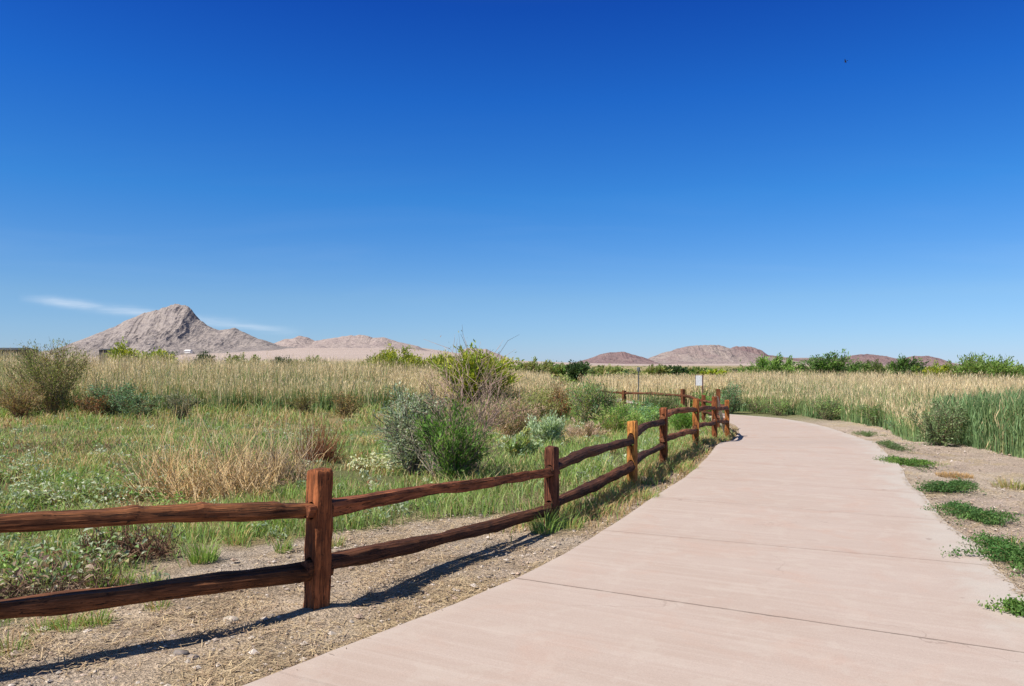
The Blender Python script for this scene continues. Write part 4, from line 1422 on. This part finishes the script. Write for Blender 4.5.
def reed_beds():
    # left: a long bed across the back of the meadow
    def fx(n):
        return -430 + rng.random(n) * 980

    def fy(px):
        n = len(px)
        front = np.interp(px, [-430, 0, 120, 240, 380, 470, 550], [33, 33, 34.5, 35, 36, 39, 44]) + (fbm(px * 0.05, px * 0, 701) - 0.5) * 4
        y = front - 2.6 + 26 * rng.random(n)**1.35
        return (px - CX) / F * y, y

    def hf(x, y):
        px = CX + F * x / y
        front = np.interp(px, [-430, 0, 120, 240, 380, 470, 550], [33, 33, 34.5, 35, 36, 39, 44])
        return (0.62 + 0.38 * smooth((y - front + 1.5) / 5.0)) * np.interp(px, [-430, 0, 80, 200, 380, 470, 550], [2.75, 2.7, 2.55, 2.35, 2.2, 1.8, 1.4]) * (0.84 + 0.34 * fbm(x * 0.8, y * 0.8, 705))

    def mg(x, y):
        px = CX + F * x / y
        front = np.interp(px, [-430, 0, 120, 240, 380, 470, 550], [33, 33, 34.5, 35, 36, 39, 44])
        return np.where(y < front + 5, 0.85, 0.10) * np.clip((fbm(x * 0.25, y * 0.1, 719, 2) - 0.32) * 4.5, 0.2, 1)
    reeds('reed_bed', 'tall tan reeds with green feet across the back of the meadow on the left', 46000, fx, fy, hf, mg, thin=0.25, wid=0.022)

    # middle: paler reeds beyond the fence bend
    def fx2(n):
        return 500 + rng.random(n) * 270

    def fy2(px):
        n = len(px)
        y = 36 + 44 * rng.random(n)**1.5
        return (px - CX) / F * y, y

    def hf2(x, y):
        return (0.95 + 0.5 * fbm(x * 0.3, y * 0.3, 715)) * (1 - 0.1 * smooth((y - 50) / 30))
    reeds('reed_bed', 'lower pale straw reeds beyond the fence bend round the white sign', 13000, fx2, fy2, hf2, lambda x, y: np.where(y < 42, 0.55, 0.12), wid=0.03,
          ok_fun=lambda x, y: ~in_path(x, y, 0.4))

    # right: from the bend round to the near clump
    fpx = [735, 760, 800, 850, 890, 915, 935, 975, 1024, 1100, 1300]
    fpy = [34, 33.5, 31, 28.0, 25.0, 20.5, 17.6, 15.2, 13.6, 12.0, 10.0]

    def fx3(n):
        return 728 + 640 * rng.random(n) ** 1.15

    def fy3(px):
        n = len(px)
        front = np.interp(px, fpx, fpy) + (fbm(px * 0.06, px * 0, 731) - 0.5) * 2.2
        y = front - 0.8 + 30 * rng.random(n)**1.6
        return (px - CX) / F * y, y

    def hf3(x, y):
        px = CX + F * x / y
        front = np.interp(px, fpx, fpy)
        hh = np.interp(px, [730, 800, 900, 930, 1100], [1.45, 1.45, 1.25, 1.05, 1.05])
        hh = hh * (0.68 + 0.32 * smooth((y - front + 1) / 4.0))
        back = hh + (1.5 - hh) * smooth((y - front - 4) / 3.0)
        return back * (0.76 + 0.48 * fbm(x * 0.9, y * 0.9, 735))

    def mg3(x, y):
        px = CX + F * x / y
        front = np.interp(px, fpx, fpy)
        return np.where(y < front + 8.0, 0.95, 0.22)
    reeds('reed_bed', 'tan reeds with thick green feet along the right side of the path', 46000, fx3, fy3, hf3, mg3, wid=0.018, ok_fun=lambda x, y: ~in_path(x, y, 0.5) & ~((CX + F * x / y > 925) & (y < np.interp(CX + F * x / y, fpx, fpy) + 3.0)))

    # the near clump at the right edge: mostly green cane, standing close
    a = Acc()
    n = 11000
    px = 935 + 345 * rng.random(n)
    front = np.interp(px, fpx, fpy) - 0.4
    y = front + 4.0 * rng.random(n)**1.3
    x = (px - CX) / F * y
    k = np.hypot(x - xr(y), 0) > 0.9
    x, y = x[k], y[k]
    n = len(x)
    P = np.stack([x, y, gz(x, y) - 0.02], 1)
    h = (0.75 + 0.5 * rng.random(n)) * (0.85 + 0.3 * fbm(x * 1.2, y * 1.2, 745))
    c = pick(REEDGREEN * 5 + TAN[:2], n, amt=0.25)
    blades(a, P, h, 0.012 * (0.8 + 0.5 * rng.random(n)), 0.03 + 0.13 * rng.random(n), c)
    m = 5
    Pp = np.repeat(P, m, axis=0)
    Pp[:, 2] += np.repeat(h, m) * (0.12 + 0.8 * rng.random(n * m))
    Pp[:, :2] += rng.normal(size=(n * m, 2)) * 0.05
    leaves(a, Pp, 0.14 + 0.20 * rng.random(n * m), np.repeat(c, m, axis=0) * (0.75 + 0.5 * rng.random((n * m, 1))), 0.06, 2.2)
    props(a.build('reed_bed', M_LEAF), 'thick green cane standing close at the right edge beside the dirt', 'reeds', kind='stuff')


reed_beds()


def scrubland():
    """far flat scrub between the reeds and the foot of the hills"""
    a = Acc()
    n = 2600
    y = 70 * (420 / 70) ** rng.random(n)
    px = -350 + rng.random(n) * 1700
    x = (px - CX) / F * y
    h = 0.5 + 0.8 * rng.random(n)
    m = 26
    cx, cy, hh = np.repeat(x, m), np.repeat(y, m), np.repeat(h, m)
    d = rand_dirs(n * m)
    C = np.stack([cx + d[:, 0] * hh * 1.1, cy + d[:, 1] * hh * 1.1, gz(cx, cy) + np.abs(d[:, 2]) * hh * 0.9], 1)
    leaves(a, C, 0.28 + 0.25 * rng.random(n * m), np.repeat(pick(OLIVE + OLIVE + DARKGREEN + [(0.3, 0.24, 0.12), (0.2, 0.21, 0.06)], n), m, axis=0) * (0.8 + 0.4 * rng.random((n * m, 1))), 0.6, 0.2)
    props(a.build('scrub', M_LEAF), 'far low olive scrub on the plain before the hills', 'scrub', kind='stuff')


scrubland()


# ------------------------------------------------------------------ single plants near the fence and the path
def tuft(px, py, n, h, spread, label, cols=None, dry=0.15, name='grass_tuft', group='grass tufts along the fence', lean=0.55):
    x, y = G(px, py)
    g = float(gz(x, y))
    a = Acc()
    r = np.sqrt(rng.random(n)) * spread * 1.25
    az = rng.random(n) * 2 * math.pi
    bx, by = x + np.cos(az) * r, y + np.sin(az) * r
    P = np.stack([bx, by, gz(bx, by) - 0.01], 1)
    c = np.where((rng.random(n) < dry)[:, None], pick(DRY, n), pick(cols or FRESH, n))
    rr = r / spread
    hh = h * (0.25 + 0.95 * rng.random(n)**1.4) * (1.1 - 0.3 * rr)
    blades(a, P, hh, 0.0036 + 0.0004 * y, np.clip(0.12 + lean * (0.35 + 0.8 * rng.random(n)) * (0.4 + rr), 0, 0.95), c, c * np.array((1.2, 1.1, 0.95)), az + rng.normal(size=n) * 0.5)
    o = a.build(name, M_LEAF, None, (x, y, g))
    return props(o, label, 'grass', group)


def mat_weed(px, py, rx, ry, n_st, label, cols=GREEN, h=0.065):
    """a weed lying flat: stems run out over the ground from one root, small leaves along them"""
    x, y = G(px, py)
    g = float(gz(x, y))
    root = thing('mat_weed', label, 'weed', (x, y, g), 'green mat weeds at the right path edge')
    K = 6
    s = np.linspace(0, 1, K)
    az = rng.random(n_st) * 2 * math.pi
    az = az + 0.8 * np.sin(az * 2 + px)           # runners bunch to some sides
    L = 0.3 + 0.95 * rng.random(n_st)**1.3
    tip = np.stack([np.cos(az) * rx * L, np.sin(az) * ry * L, np.zeros(n_st)], 1)
    st = tip[:, None] * s[None, :, None] + rng.normal(size=(n_st, K, 3)) * 0.03 * (s[None, :, None])
    st[:, :, 2] = 0.015 + h * np.sin(s * math.pi * 0.8)[None] * (0.4 + rng.random((n_st, 1)))
    st[:, 0] = [0, 0, 0.0]
    b = Acc()
    tubes(b, st, np.tile(0.004 * (1.2 - s), (n_st, 1)), jit((0.16, 0.14, 0.06), n_st), 3)
    b.build('stem', M_BARK, root)
    n = n_st * 120
    si = rng.integers(0, n_st, n)
    t = rng.random(n)**0.8
    k = np.minimum((t * (K - 1)).astype(int), K - 2)
    fr = (t * (K - 1) - k)[:, None]
    C = st[si, k] * (1 - fr) + st[si, k + 1] * fr + rng.normal(size=(n, 3)) * [0.032, 0.032, 0.02]
    C[:, 2] = np.maximum(C[:, 2], 0.012)
    f = Acc()
    leaves(f, C, 0.017 + 0.018 * rng.random(n), pick(cols, n_st)[si] * (0.75 + 0.5 * rng.random((n, 1))), 0.45, 0.35)
    f.build('foliage', M_LEAF, root)


def broadleaf(px, py, w, n, label, cols, size=0.07):
    """low plant of broad pale leaves on short stalks"""
    x, y = G(px, py)
    g = float(gz(x, y))
    root = thing('broadleaf_plant', label, 'plant', (x, y, g), 'pale broad leaved plants behind the fence')
    az = rng.random(n) * 2 * math.pi
    q = np.sqrt(rng.random(n))
    tip = np.stack([np.cos(az) * q * w / 2, np.sin(az) * q * w / 2, 0.05 + 0.15 * rng.random(n) * (1.1 - 0.5 * q)], 1)
    foot = tip * [0.55, 0.55, 0] + [0, 0, -0.02]
    st = np.stack([foot, foot * 0.4 + tip * 0.6 + [0, 0, 0.02], tip], 1)
    b = Acc()
    tubes(b, st, np.tile([0.004, 0.003, 0.002], (n, 1)), jit((0.25, 0.16, 0.10), n), 3)
    b.build('stem', M_BARK, root)
    f = Acc()
    for _ in range(2):
        p_ = tip + rng.normal(size=(n, 3)) * [0.06, 0.06, 0.05]
        p_[:, 2] = np.maximum(p_[:, 2], 0.02)
        leaves2(f, p_, size * (0.45 + 0.7 * rng.random(n)), pick(cols, n), 0.5, 0.1)
    f.build('foliage', M_LEAF, root)


def straw_clump(px, py, w, n, h, label, cols):
    x, y = G(px, py)
    g = float(gz(x, y))
    a = Acc()
    az = rng.random(n) * 2 * math.pi
    q = np.sqrt(rng.random(n))
    K = 5
    s = np.linspace(0, 1, K)
    foot = np.stack([x + np.cos(az) * q * w / 2, y + np.sin(az) * q * w / 3, np.full(n, g)], 1)
    d = rand_dirs(n) * 0.75 + [0, 0, 1.05]
    ln = h * (0.5 + 0.8 * rng.random(n))
    PL = foot[:, None] + d[:, None] * (s[None, :, None] * ln[:, None, None])
    PL[:, :, 2] -= (s**2)[None] * (0.2 * ln)[:, None]
    PL[:, 1:] += rng.normal(size=(n, K - 1, 3)) * 0.022
    PL[:, :, 2] = np.maximum(PL[:, :, 2], g + 0.01)
    tubes(a, PL, np.tile(0.0042 * (1.25 - s), (n, 1)) * (0.7 + 0.6 * rng.random((n, 1))), pick(cols, n), 3)
    props(a.build('straw_clump', M_DRY, None, (x, y, g)), label, 'dry grass', 'dry straw clumps behind the fence')


def near_plants():
    tuft(43, 630, 130, 0.13, 0.07, 'left tuft of the three green tufts in a row below the lowest rail', dry=0.3)
    tuft(69, 630, 170, 0.16, 0.07, 'middle tuft of the three green tufts in a row below the lowest rail', dry=0.25)
    tuft(96, 626, 170, 0.17, 0.06, 'right and tallest tuft of the three in a row below the lowest rail', dry=0.2)
    tuft(10, 652, 110, 0.15, 0.08, 'green tuft by the fence shadow at the lower left corner', dry=0.4)
    tuft(158, 608, 90, 0.12, 0.07, 'sparse tuft just under the lowest rail left of the first post', dry=0.4)
    tuft(150, 585, 140, 0.17, 0.05, 'green tuft just above the lowest rail left of the first post')
    tuft(204, 560, 260, 0.26, 0.08, 'largest bright green tuft between the two rails left of the first post', dry=0.08)
    tuft(100, 585, 180, 0.2, 0.09, 'green tuft between the rails among dead leaves at the left')
    tuft(124, 582, 150, 0.16, 0.06, 'small green tuft between the rails beside the pale leaves')
    tuft(237, 542, 130, 0.2, 0.08, 'thin tuft between the rails right of the largest bright tuft', dry=0.3)
    tuft(283, 551, 120, 0.2, 0.05, 'small green tuft between the rails close to the first post')
    tuft(275, 525, 220, 0.26, 0.12, 'loose green grass behind the rails just left of the first post', dry=0.2)
    tuft(336, 545, 100, 0.14, 0.06, 'short tuft behind the lower rail just right of the first post', dry=0.2)
    tuft(345, 515, 240, 0.22, 0.14, 'loose green grass under the upper rail right of the first post', dry=0.3)
    tuft(545, 533, 260, 0.30, 0.10, 'dark green tuft round the foot of the second fence post', dry=0.05)
    tuft(568, 530, 200, 0.24, 0.10, 'green tuft just right of the foot of the second fence post', dry=0.1)
    tuft(604, 514, 130, 0.16, 0.06, 'small tuft between the second fence post and the path', dry=0.3)
    tuft(645, 499, 200, 0.17, 0.12, 'green tuft at the foot of the orange fence post', dry=0.25)
    tuft(684, 470, 220, 0.2, 0.16, 'green tuft on the verge beside the fourth fence post', dry=0.2)
    # straw and dead brush
    straw_clump(205, 494, 1.7, 560, 0.60, 'big tangled clump of orange straw behind the upper rail', [(0.60, 0.44, 0.22), (0.54, 0.39, 0.21), (0.66, 0.52, 0.31), (0.46, 0.34, 0.2)])
    straw_clump(268, 482, 1.3, 520, 0.5, 'greyish dead brush behind the rail between orange straw and first post', [(0.44, 0.34, 0.23), (0.38, 0.29, 0.21), (0.52, 0.38, 0.2)])
    straw_clump(318, 463, 0.6, 420, 0.45, 'rust red dead bush just above the top of the first post', [(0.26, 0.11, 0.055), (0.22, 0.10, 0.05)])
    straw_clump(130, 556, 0.75, 260, 0.25, 'dark brown dead brush between the rails among pale leaves', [(0.17, 0.09, 0.06), (0.24, 0.14, 0.09), (0.12, 0.07, 0.05)])
    straw_clump(60, 592, 0.9, 140, 0.16, 'dark dead stalks lying between the rails near the left edge', [(0.13, 0.08, 0.06), (0.22, 0.15, 0.1)])
    straw_clump(60, 450, 2.2, 260, 0.26, 'brownish dry patch standing in the meadow at the left', [(0.38, 0.27, 0.15), (0.33, 0.22, 0.13)])
    PALEL = [(0.34, 0.38, 0.27), (0.22, 0.28, 0.15), (0.44, 0.45, 0.34), (0.16, 0.22, 0.09), (0.13, 0.18, 0.06)]
    broadleaf(75, 500, 1.5, 150, 'wide bed of whitish leaves just above the upper rail at the left', PALEL, 0.075)
    broadleaf(125, 498, 1.1, 90, 'whitish leaves right beside the wide bed above the upper rail', PALEL, 0.07)
    broadleaf(20, 480, 1.4, 100, 'pale leafy plant above the upper rail at the left edge', PALEL, 0.075)
    broadleaf(105, 560, 0.7, 60, 'few pale broad leaves on dead stalks between the two rails', PALEL + [(0.45, 0.40, 0.30)], 0.085)
    broadleaf(48, 588, 0.9, 60, 'dead curled pale leaves on the ground behind the lower rail', [(0.42, 0.36, 0.28), (0.30, 0.22, 0.16), (0.16, 0.10, 0.08)], 0.07)
    broadleaf(78, 575, 0.9, 70, 'green broad leaved weed between the rails at the left', [(0.09, 0.16, 0.05), (0.13, 0.2, 0.07), (0.3, 0.33, 0.22)], 0.06)
    broadleaf(378, 470, 0.8, 170, 'cream leaved plant behind the fence left of the grey green bush', [(0.50, 0.50, 0.34), (0.40, 0.42, 0.26)], 0.085)
    broadleaf(300, 436, 2.0, 200, 'pale leafy plants in the meadow beyond the rust red dead bush', PALEL, 0.08)
    # weeds at the right edge of the slab
    mat_weed(909, 466, 0.34, 0.75, 34, 'small bright green mat weed farthest along the right path edge')
    mat_weed(951, 491, 0.46, 0.34, 50, 'narrow green mat weed lying across the right path edge, second from farthest', [(0.06, 0.125, 0.035), (0.08, 0.15, 0.04)])
    mat_weed(974, 519, 0.46, 0.40, 62, 'wide green mat weed on the right path edge above the nearest large one', [(0.06, 0.125, 0.035), (0.085, 0.16, 0.04)])
    mat_weed(1018, 562, 0.50, 0.55, 76, 'largest green mat weed overhanging the path at the right edge of the picture', [(0.055, 0.13, 0.03), (0.085, 0.165, 0.04)])
    mat_weed(1036, 624, 0.26, 0.18, 22, 'tip of a green weed at the right edge nearest the viewer')
    mat_weed(893, 449, 0.40, 0.8, 26, 'thin grey green mat weed along the path edge before the small bright one', [(0.12, 0.16, 0.08), (0.09, 0.14, 0.05)], 0.06)
    mat_weed(868, 436, 0.5, 0.6, 20, 'faint green mat weed at the path curve on the right', [(0.12, 0.17, 0.07), (0.1, 0.15, 0.05)], 0.06)
    tuft(1010, 487, 240, 0.16, 0.16, 'yellow green tuft on the dirt above the weeds on the right', [(0.26, 0.27, 0.08), (0.2, 0.24, 0.07)], 0.3, group='tufts on the right bank')
    tuft(955, 476, 700, 0.08, 0.20, 'flat orange dry patch of grass on the dirt on the right', DRY, 0.9, group='tufts on the right bank')
    tuft(1012, 556, 60, 0.22, 0.05, 'thin upright green blades rising from the largest mat weed', None, 0.05, group='tufts on the right bank')


near_plants()


# ------------------------------------------------------------------ small things
def stone(px, py, s, c, label):
    x, y = G(px, py)
    g = float(gz(x, y))
    import bmesh
    bm = bmesh.new()
    bmesh.ops.create_icosphere(bm, subdivisions=3, radius=1)
    for v in bm.verts:
        p = np.array([v.co])
        k = 1 + float(n3(p, 1.3, 5)[0]) * 0.5 + float(n3(p, 4, 15)[0]) * 0.2
        v.co = Vector((v.co.x * s * 1.25 * k, v.co.y * s * k, v.co.z * s * 0.6 * k))
    v = np.array([q.co[:] for q in bm.verts]) + [x, y, g + s * 0.35]
    f = np.array([[q.index for q in fc.verts] for fc in bm.faces])
    bm.free()
    a = Acc()
    a.add(v, jit(c, len(v), 0.1), None, f)
    props(a.build('stone', M_STONE, None, (x, y, g), True), label, 'stone')


stone(231, 622, 0.035, (0.42, 0.36, 0.29), 'pale flat stone on the gravel left of the first post')
stone(181, 655, 0.030, (0.20, 0.17, 0.15), 'dark grey clod beside the fence shadow')
stone(193, 659, 0.024, (0.24, 0.20, 0.17), 'smaller dark clod right beside the larger one by the fence shadow')
stone(597, 456, 0.05, (0.56, 0.52, 0.44), 'pale stone in the meadow left of the orange fence post')


def box(a, lo, hi, c, bev=0.0):
    x0, y0, z0 = lo
    x1, y1, z1 = hi
    v = [(x0, y0, z0), (x1, y0, z0), (x1, y1, z0), (x0, y1, z0), (x0, y0, z1), (x1, y0, z1), (x1, y1, z1), (x0, y1, z1)]
    f = [(0, 3, 2, 1), (4, 5, 6, 7), (0, 1, 5, 4), (1, 2, 6, 5), (2, 3, 7, 6), (3, 0, 4, 7)]
    a.add(v, c, f)


def signs():
    y = 34.0
    x = X(699, y)
    g = float(gz(x, y))
    r = thing('notice_sign', 'small white notice panel on a dark post beyond the fence bend', 'sign', (x, y, g))
    a = Acc()
    z1, z0 = Z(375.5, y) - g, Z(385.5, y) - g
    box(a, (-0.13, -0.012, z0), (0.13, 0.012, z1), (0.74, 0.73, 0.70))
    a.build('panel', M_PAINT, r)
    a = Acc()
    box(a, (0.133, -0.03, -0.3), (0.185, 0.03, z1 + 0.03), (0.13, 0.07, 0.05))
    a.build('post', M_BARK, r)
    a = Acc()
    box(a, (-0.160, 0.014, z0 - 0.03), (-0.133, 0.05, z1 + 0.01), (0.20, 0.17, 0.15))
    box(a, (-0.131, 0.014, z1 - 0.12), (0.131, 0.03, z1 - 0.07), (0.20, 0.17, 0.15))
    box(a, (-0.131, 0.014, z0 + 0.07), (0.131, 0.03, z0 + 0.12), (0.20, 0.17, 0.15))
    a.build('frame', M_BARK, r)
    y = 36.0
    x = X(638.5, y)
    g = float(gz(x, y))
    r = thing('marker_post', 'thin dark marker post with a wider head among the reeds beyond the bend', 'post', (x, y, g))
    zt = Z(367, y) - g
    a = Acc()
    s = np.linspace(-0.3, zt - 0.2, 5)
    tubes(a, np.stack([np.zeros(5), np.zeros(5), s], 1)[None], np.full((1, 5), 0.028), np.array([(0.10, 0.10, 0.09)]), 8)
    a.build('pole', M_PAINT, r)
    a = Acc()
    s = np.array([zt - 0.22, zt - 0.2, zt - 0.1, zt - 0.02, zt])
    tubes(a, np.stack([np.zeros(5), np.zeros(5), s], 1)[None], np.array([[0.03, 0.075, 0.08, 0.07, 0.01]]), np.array([(0.11, 0.12, 0.11)]), 10)
    a.build('head', M_PAINT, r)


signs()


def loose_rail():
    """a weathered pale rail propped against the last post"""
    A = np.array((X(716.5, 20.3), 20.3, Z(397, 20.3)))
    B = np.array((X(725.5, 21.3), 21.3, float(gz(0, 21.3)) + 0.02))
    n, m = 24, 8
    ts = np.linspace(0, 1, n)
    PL = A[None] * (1 - ts)[:, None] + B[None] * ts[:, None]
    PL[:, 2] += 0.05 * np.sin(ts * math.pi)
    a = Acc()
    tubes(a, PL[None], (0.042 + 0.012 * (fbm(ts * 6, ts * 0, 9) - 0.5))[None], np.array([(0.66, 0.55, 0.42)]), m)
    x, y, z = B
    o = a.build('loose_rail', M_BARK, None, (x, y, z), True)
    props(o, 'pale weathered loose rail leaning across the last fence posts at the bend', 'wood rail')


loose_rail()


def bird():
    y = 70.0
    x, z = X(845.5, y), Z(61.5, y)
    r = thing('bird', 'small dark bird gliding high in the blue sky at the right', 'bird', (x, y, z))
    # body, wings and tail in one skin: ring loft for the body, lofted wings
    a = Acc()
    s = np.linspace(-0.13, 0.13, 9)
    rad = np.array([0.004, 0.016, 0.026, 0.033, 0.036, 0.032, 0.024, 0.020, 0.004])
    tubes(a, np.stack([s, s * 0, s * -0.1], 1)[None], rad[None], np.array([(0.03, 0.028, 0.028)]), 8)
    for sg in (-1, 1):
        u = np.linspace(0, 1, 7)
        yy = sg * (0.02 + 0.25 * u)
        zz = 0.02 + 0.09 * np.sin(u * 1.9) - 0.05 * u
        le = 0.055 - 0.07 * u**2
        te = le - 0.10 * (1 - 0.75 * u**1.5)
        v = np.concatenate([np.stack([le, yy, zz], 1), np.stack([te, yy, zz - 0.004], 1), np.stack([(le + te) / 2, yy, zz + 0.010 * (1.1 - u)], 1)])
        f = []
        for k in range(6):
            f += [(k, k + 1, 14 + k + 1, 14 + k), (14 + k, 14 + k + 1, 7 + k + 1, 7 + k), (k, 7 + k, 7 + k + 1, k + 1)]
        a.add(v, (0.03, 0.028, 0.028), f)
    v = [(-0.11, -0.012, 0.012), (-0.11, 0.012, 0.012), (-0.21, 0.045, 0.02), (-0.21, -0.045, 0.02), (-0.11, -0.012, 0.006), (-0.11, 0.012, 0.006), (-0.21, 0.045, 0.016), (-0.21, -0.045, 0.016)]
    a.add(v, (0.03, 0.028, 0.028), [(0, 1, 2, 3), (7, 6, 5, 4), (3, 2, 6, 7), (0, 3, 7, 4), (1, 5, 6, 2)])
    o = a.build('body', M_FEATHER, r)
    r.rotation_euler = (math.radians(28), math.radians(14), math.radians(150))


bird()


def buildings():
    # long low dark shed on the horizon and a small white house under the mountain
    y = 420.0
    x0, x1 = X(-70, y), X(23, y)
    g = float(gz(x0, y)) - 1
    r = thing('long_shed', 'long low dark roofed building on the horizon behind the olive bush', 'building', ((x0 + x1) / 2, y, g))
    w = (x1 - x0) / 2
    zt = Z(347.5, y) - g
    a = Acc()
    box(a, (-w, 0, 0), (w, 14, zt - 1.2), (0.10, 0.09, 0.085))
    a.build('wall', M_WALL, r)
    a = Acc()
    v = [(-w - 1, -1, zt - 1.2), (w + 1, -1, zt - 1.2), (w + 1, 15, zt - 1.2), (-w - 1, 15, zt - 1.2), (-w + 1, 7, zt), (w - 1, 7, zt)]
    a.add(v, (0.045, 0.05, 0.055), [(0, 1, 5, 4), (2, 3, 4, 5), (0, 3, 2, 1)], [(1, 2, 5), (3, 0, 4)])
    a.build('roof', M_WALL, r)
    y = 430.0
    x0, x1 = X(99, y), X(114, y)
    g = float(gz(x0, y)) - 1
    r = thing('long_shed', 'short low dark building on the horizon behind the yellow bush', 'building', ((x0 + x1) / 2, y, g))
    w = (x1 - x0) / 2
    zt = Z(348.5, y) - g
    a = Acc()
    box(a, (-w, 0, 0), (w, 9, zt - 0.8), (0.09, 0.085, 0.08))
    a.build('wall', M_WALL, r)
    a = Acc()
    v = [(-w - .6, -.6, zt - .8), (w + .6, -.6, zt - .8), (w + .6, 9.6, zt - .8), (-w - .6, 9.6, zt - .8), (-w + .6, 4.5, zt), (w - .6, 4.5, zt)]
    a.add(v, (0.045, 0.05, 0.055), [(0, 1, 5, 4), (2, 3, 4, 5), (0, 3, 2, 1)], [(1, 2, 5), (3, 0, 4)])
    a.build('roof', M_WALL, r)
    y = 900.0
    x = X(187, y)
    g = float(gz(x, y)) - 1
    g = Z(353, y)
    zt = Z(349.6, y) - g
    r = thing('white_house', 'tiny white house at the foot of the grey mountain', 'house', (x, y, g))
    a = Acc()
    box(a, (-3.4, 0, 0), (3.4, 7, zt - 1.6), (0.78, 0.76, 0.72))
    a.build('wall', M_WALL, r)
    a = Acc()
    v = [(-3.8, -.5, zt - 1.6), (3.8, -.5, zt - 1.6), (3.8, 7.5, zt - 1.6), (-3.8, 7.5, zt - 1.6), (-3.2, 3.5, zt), (3.2, 3.5, zt)]
    a.add(v, (0.66, 0.63, 0.60), [(0, 1, 5, 4), (2, 3, 4, 5), (0, 3, 2, 1)], [(1, 2, 5), (3, 0, 4)])
    a.build('roof', M_WALL, r)


buildings()
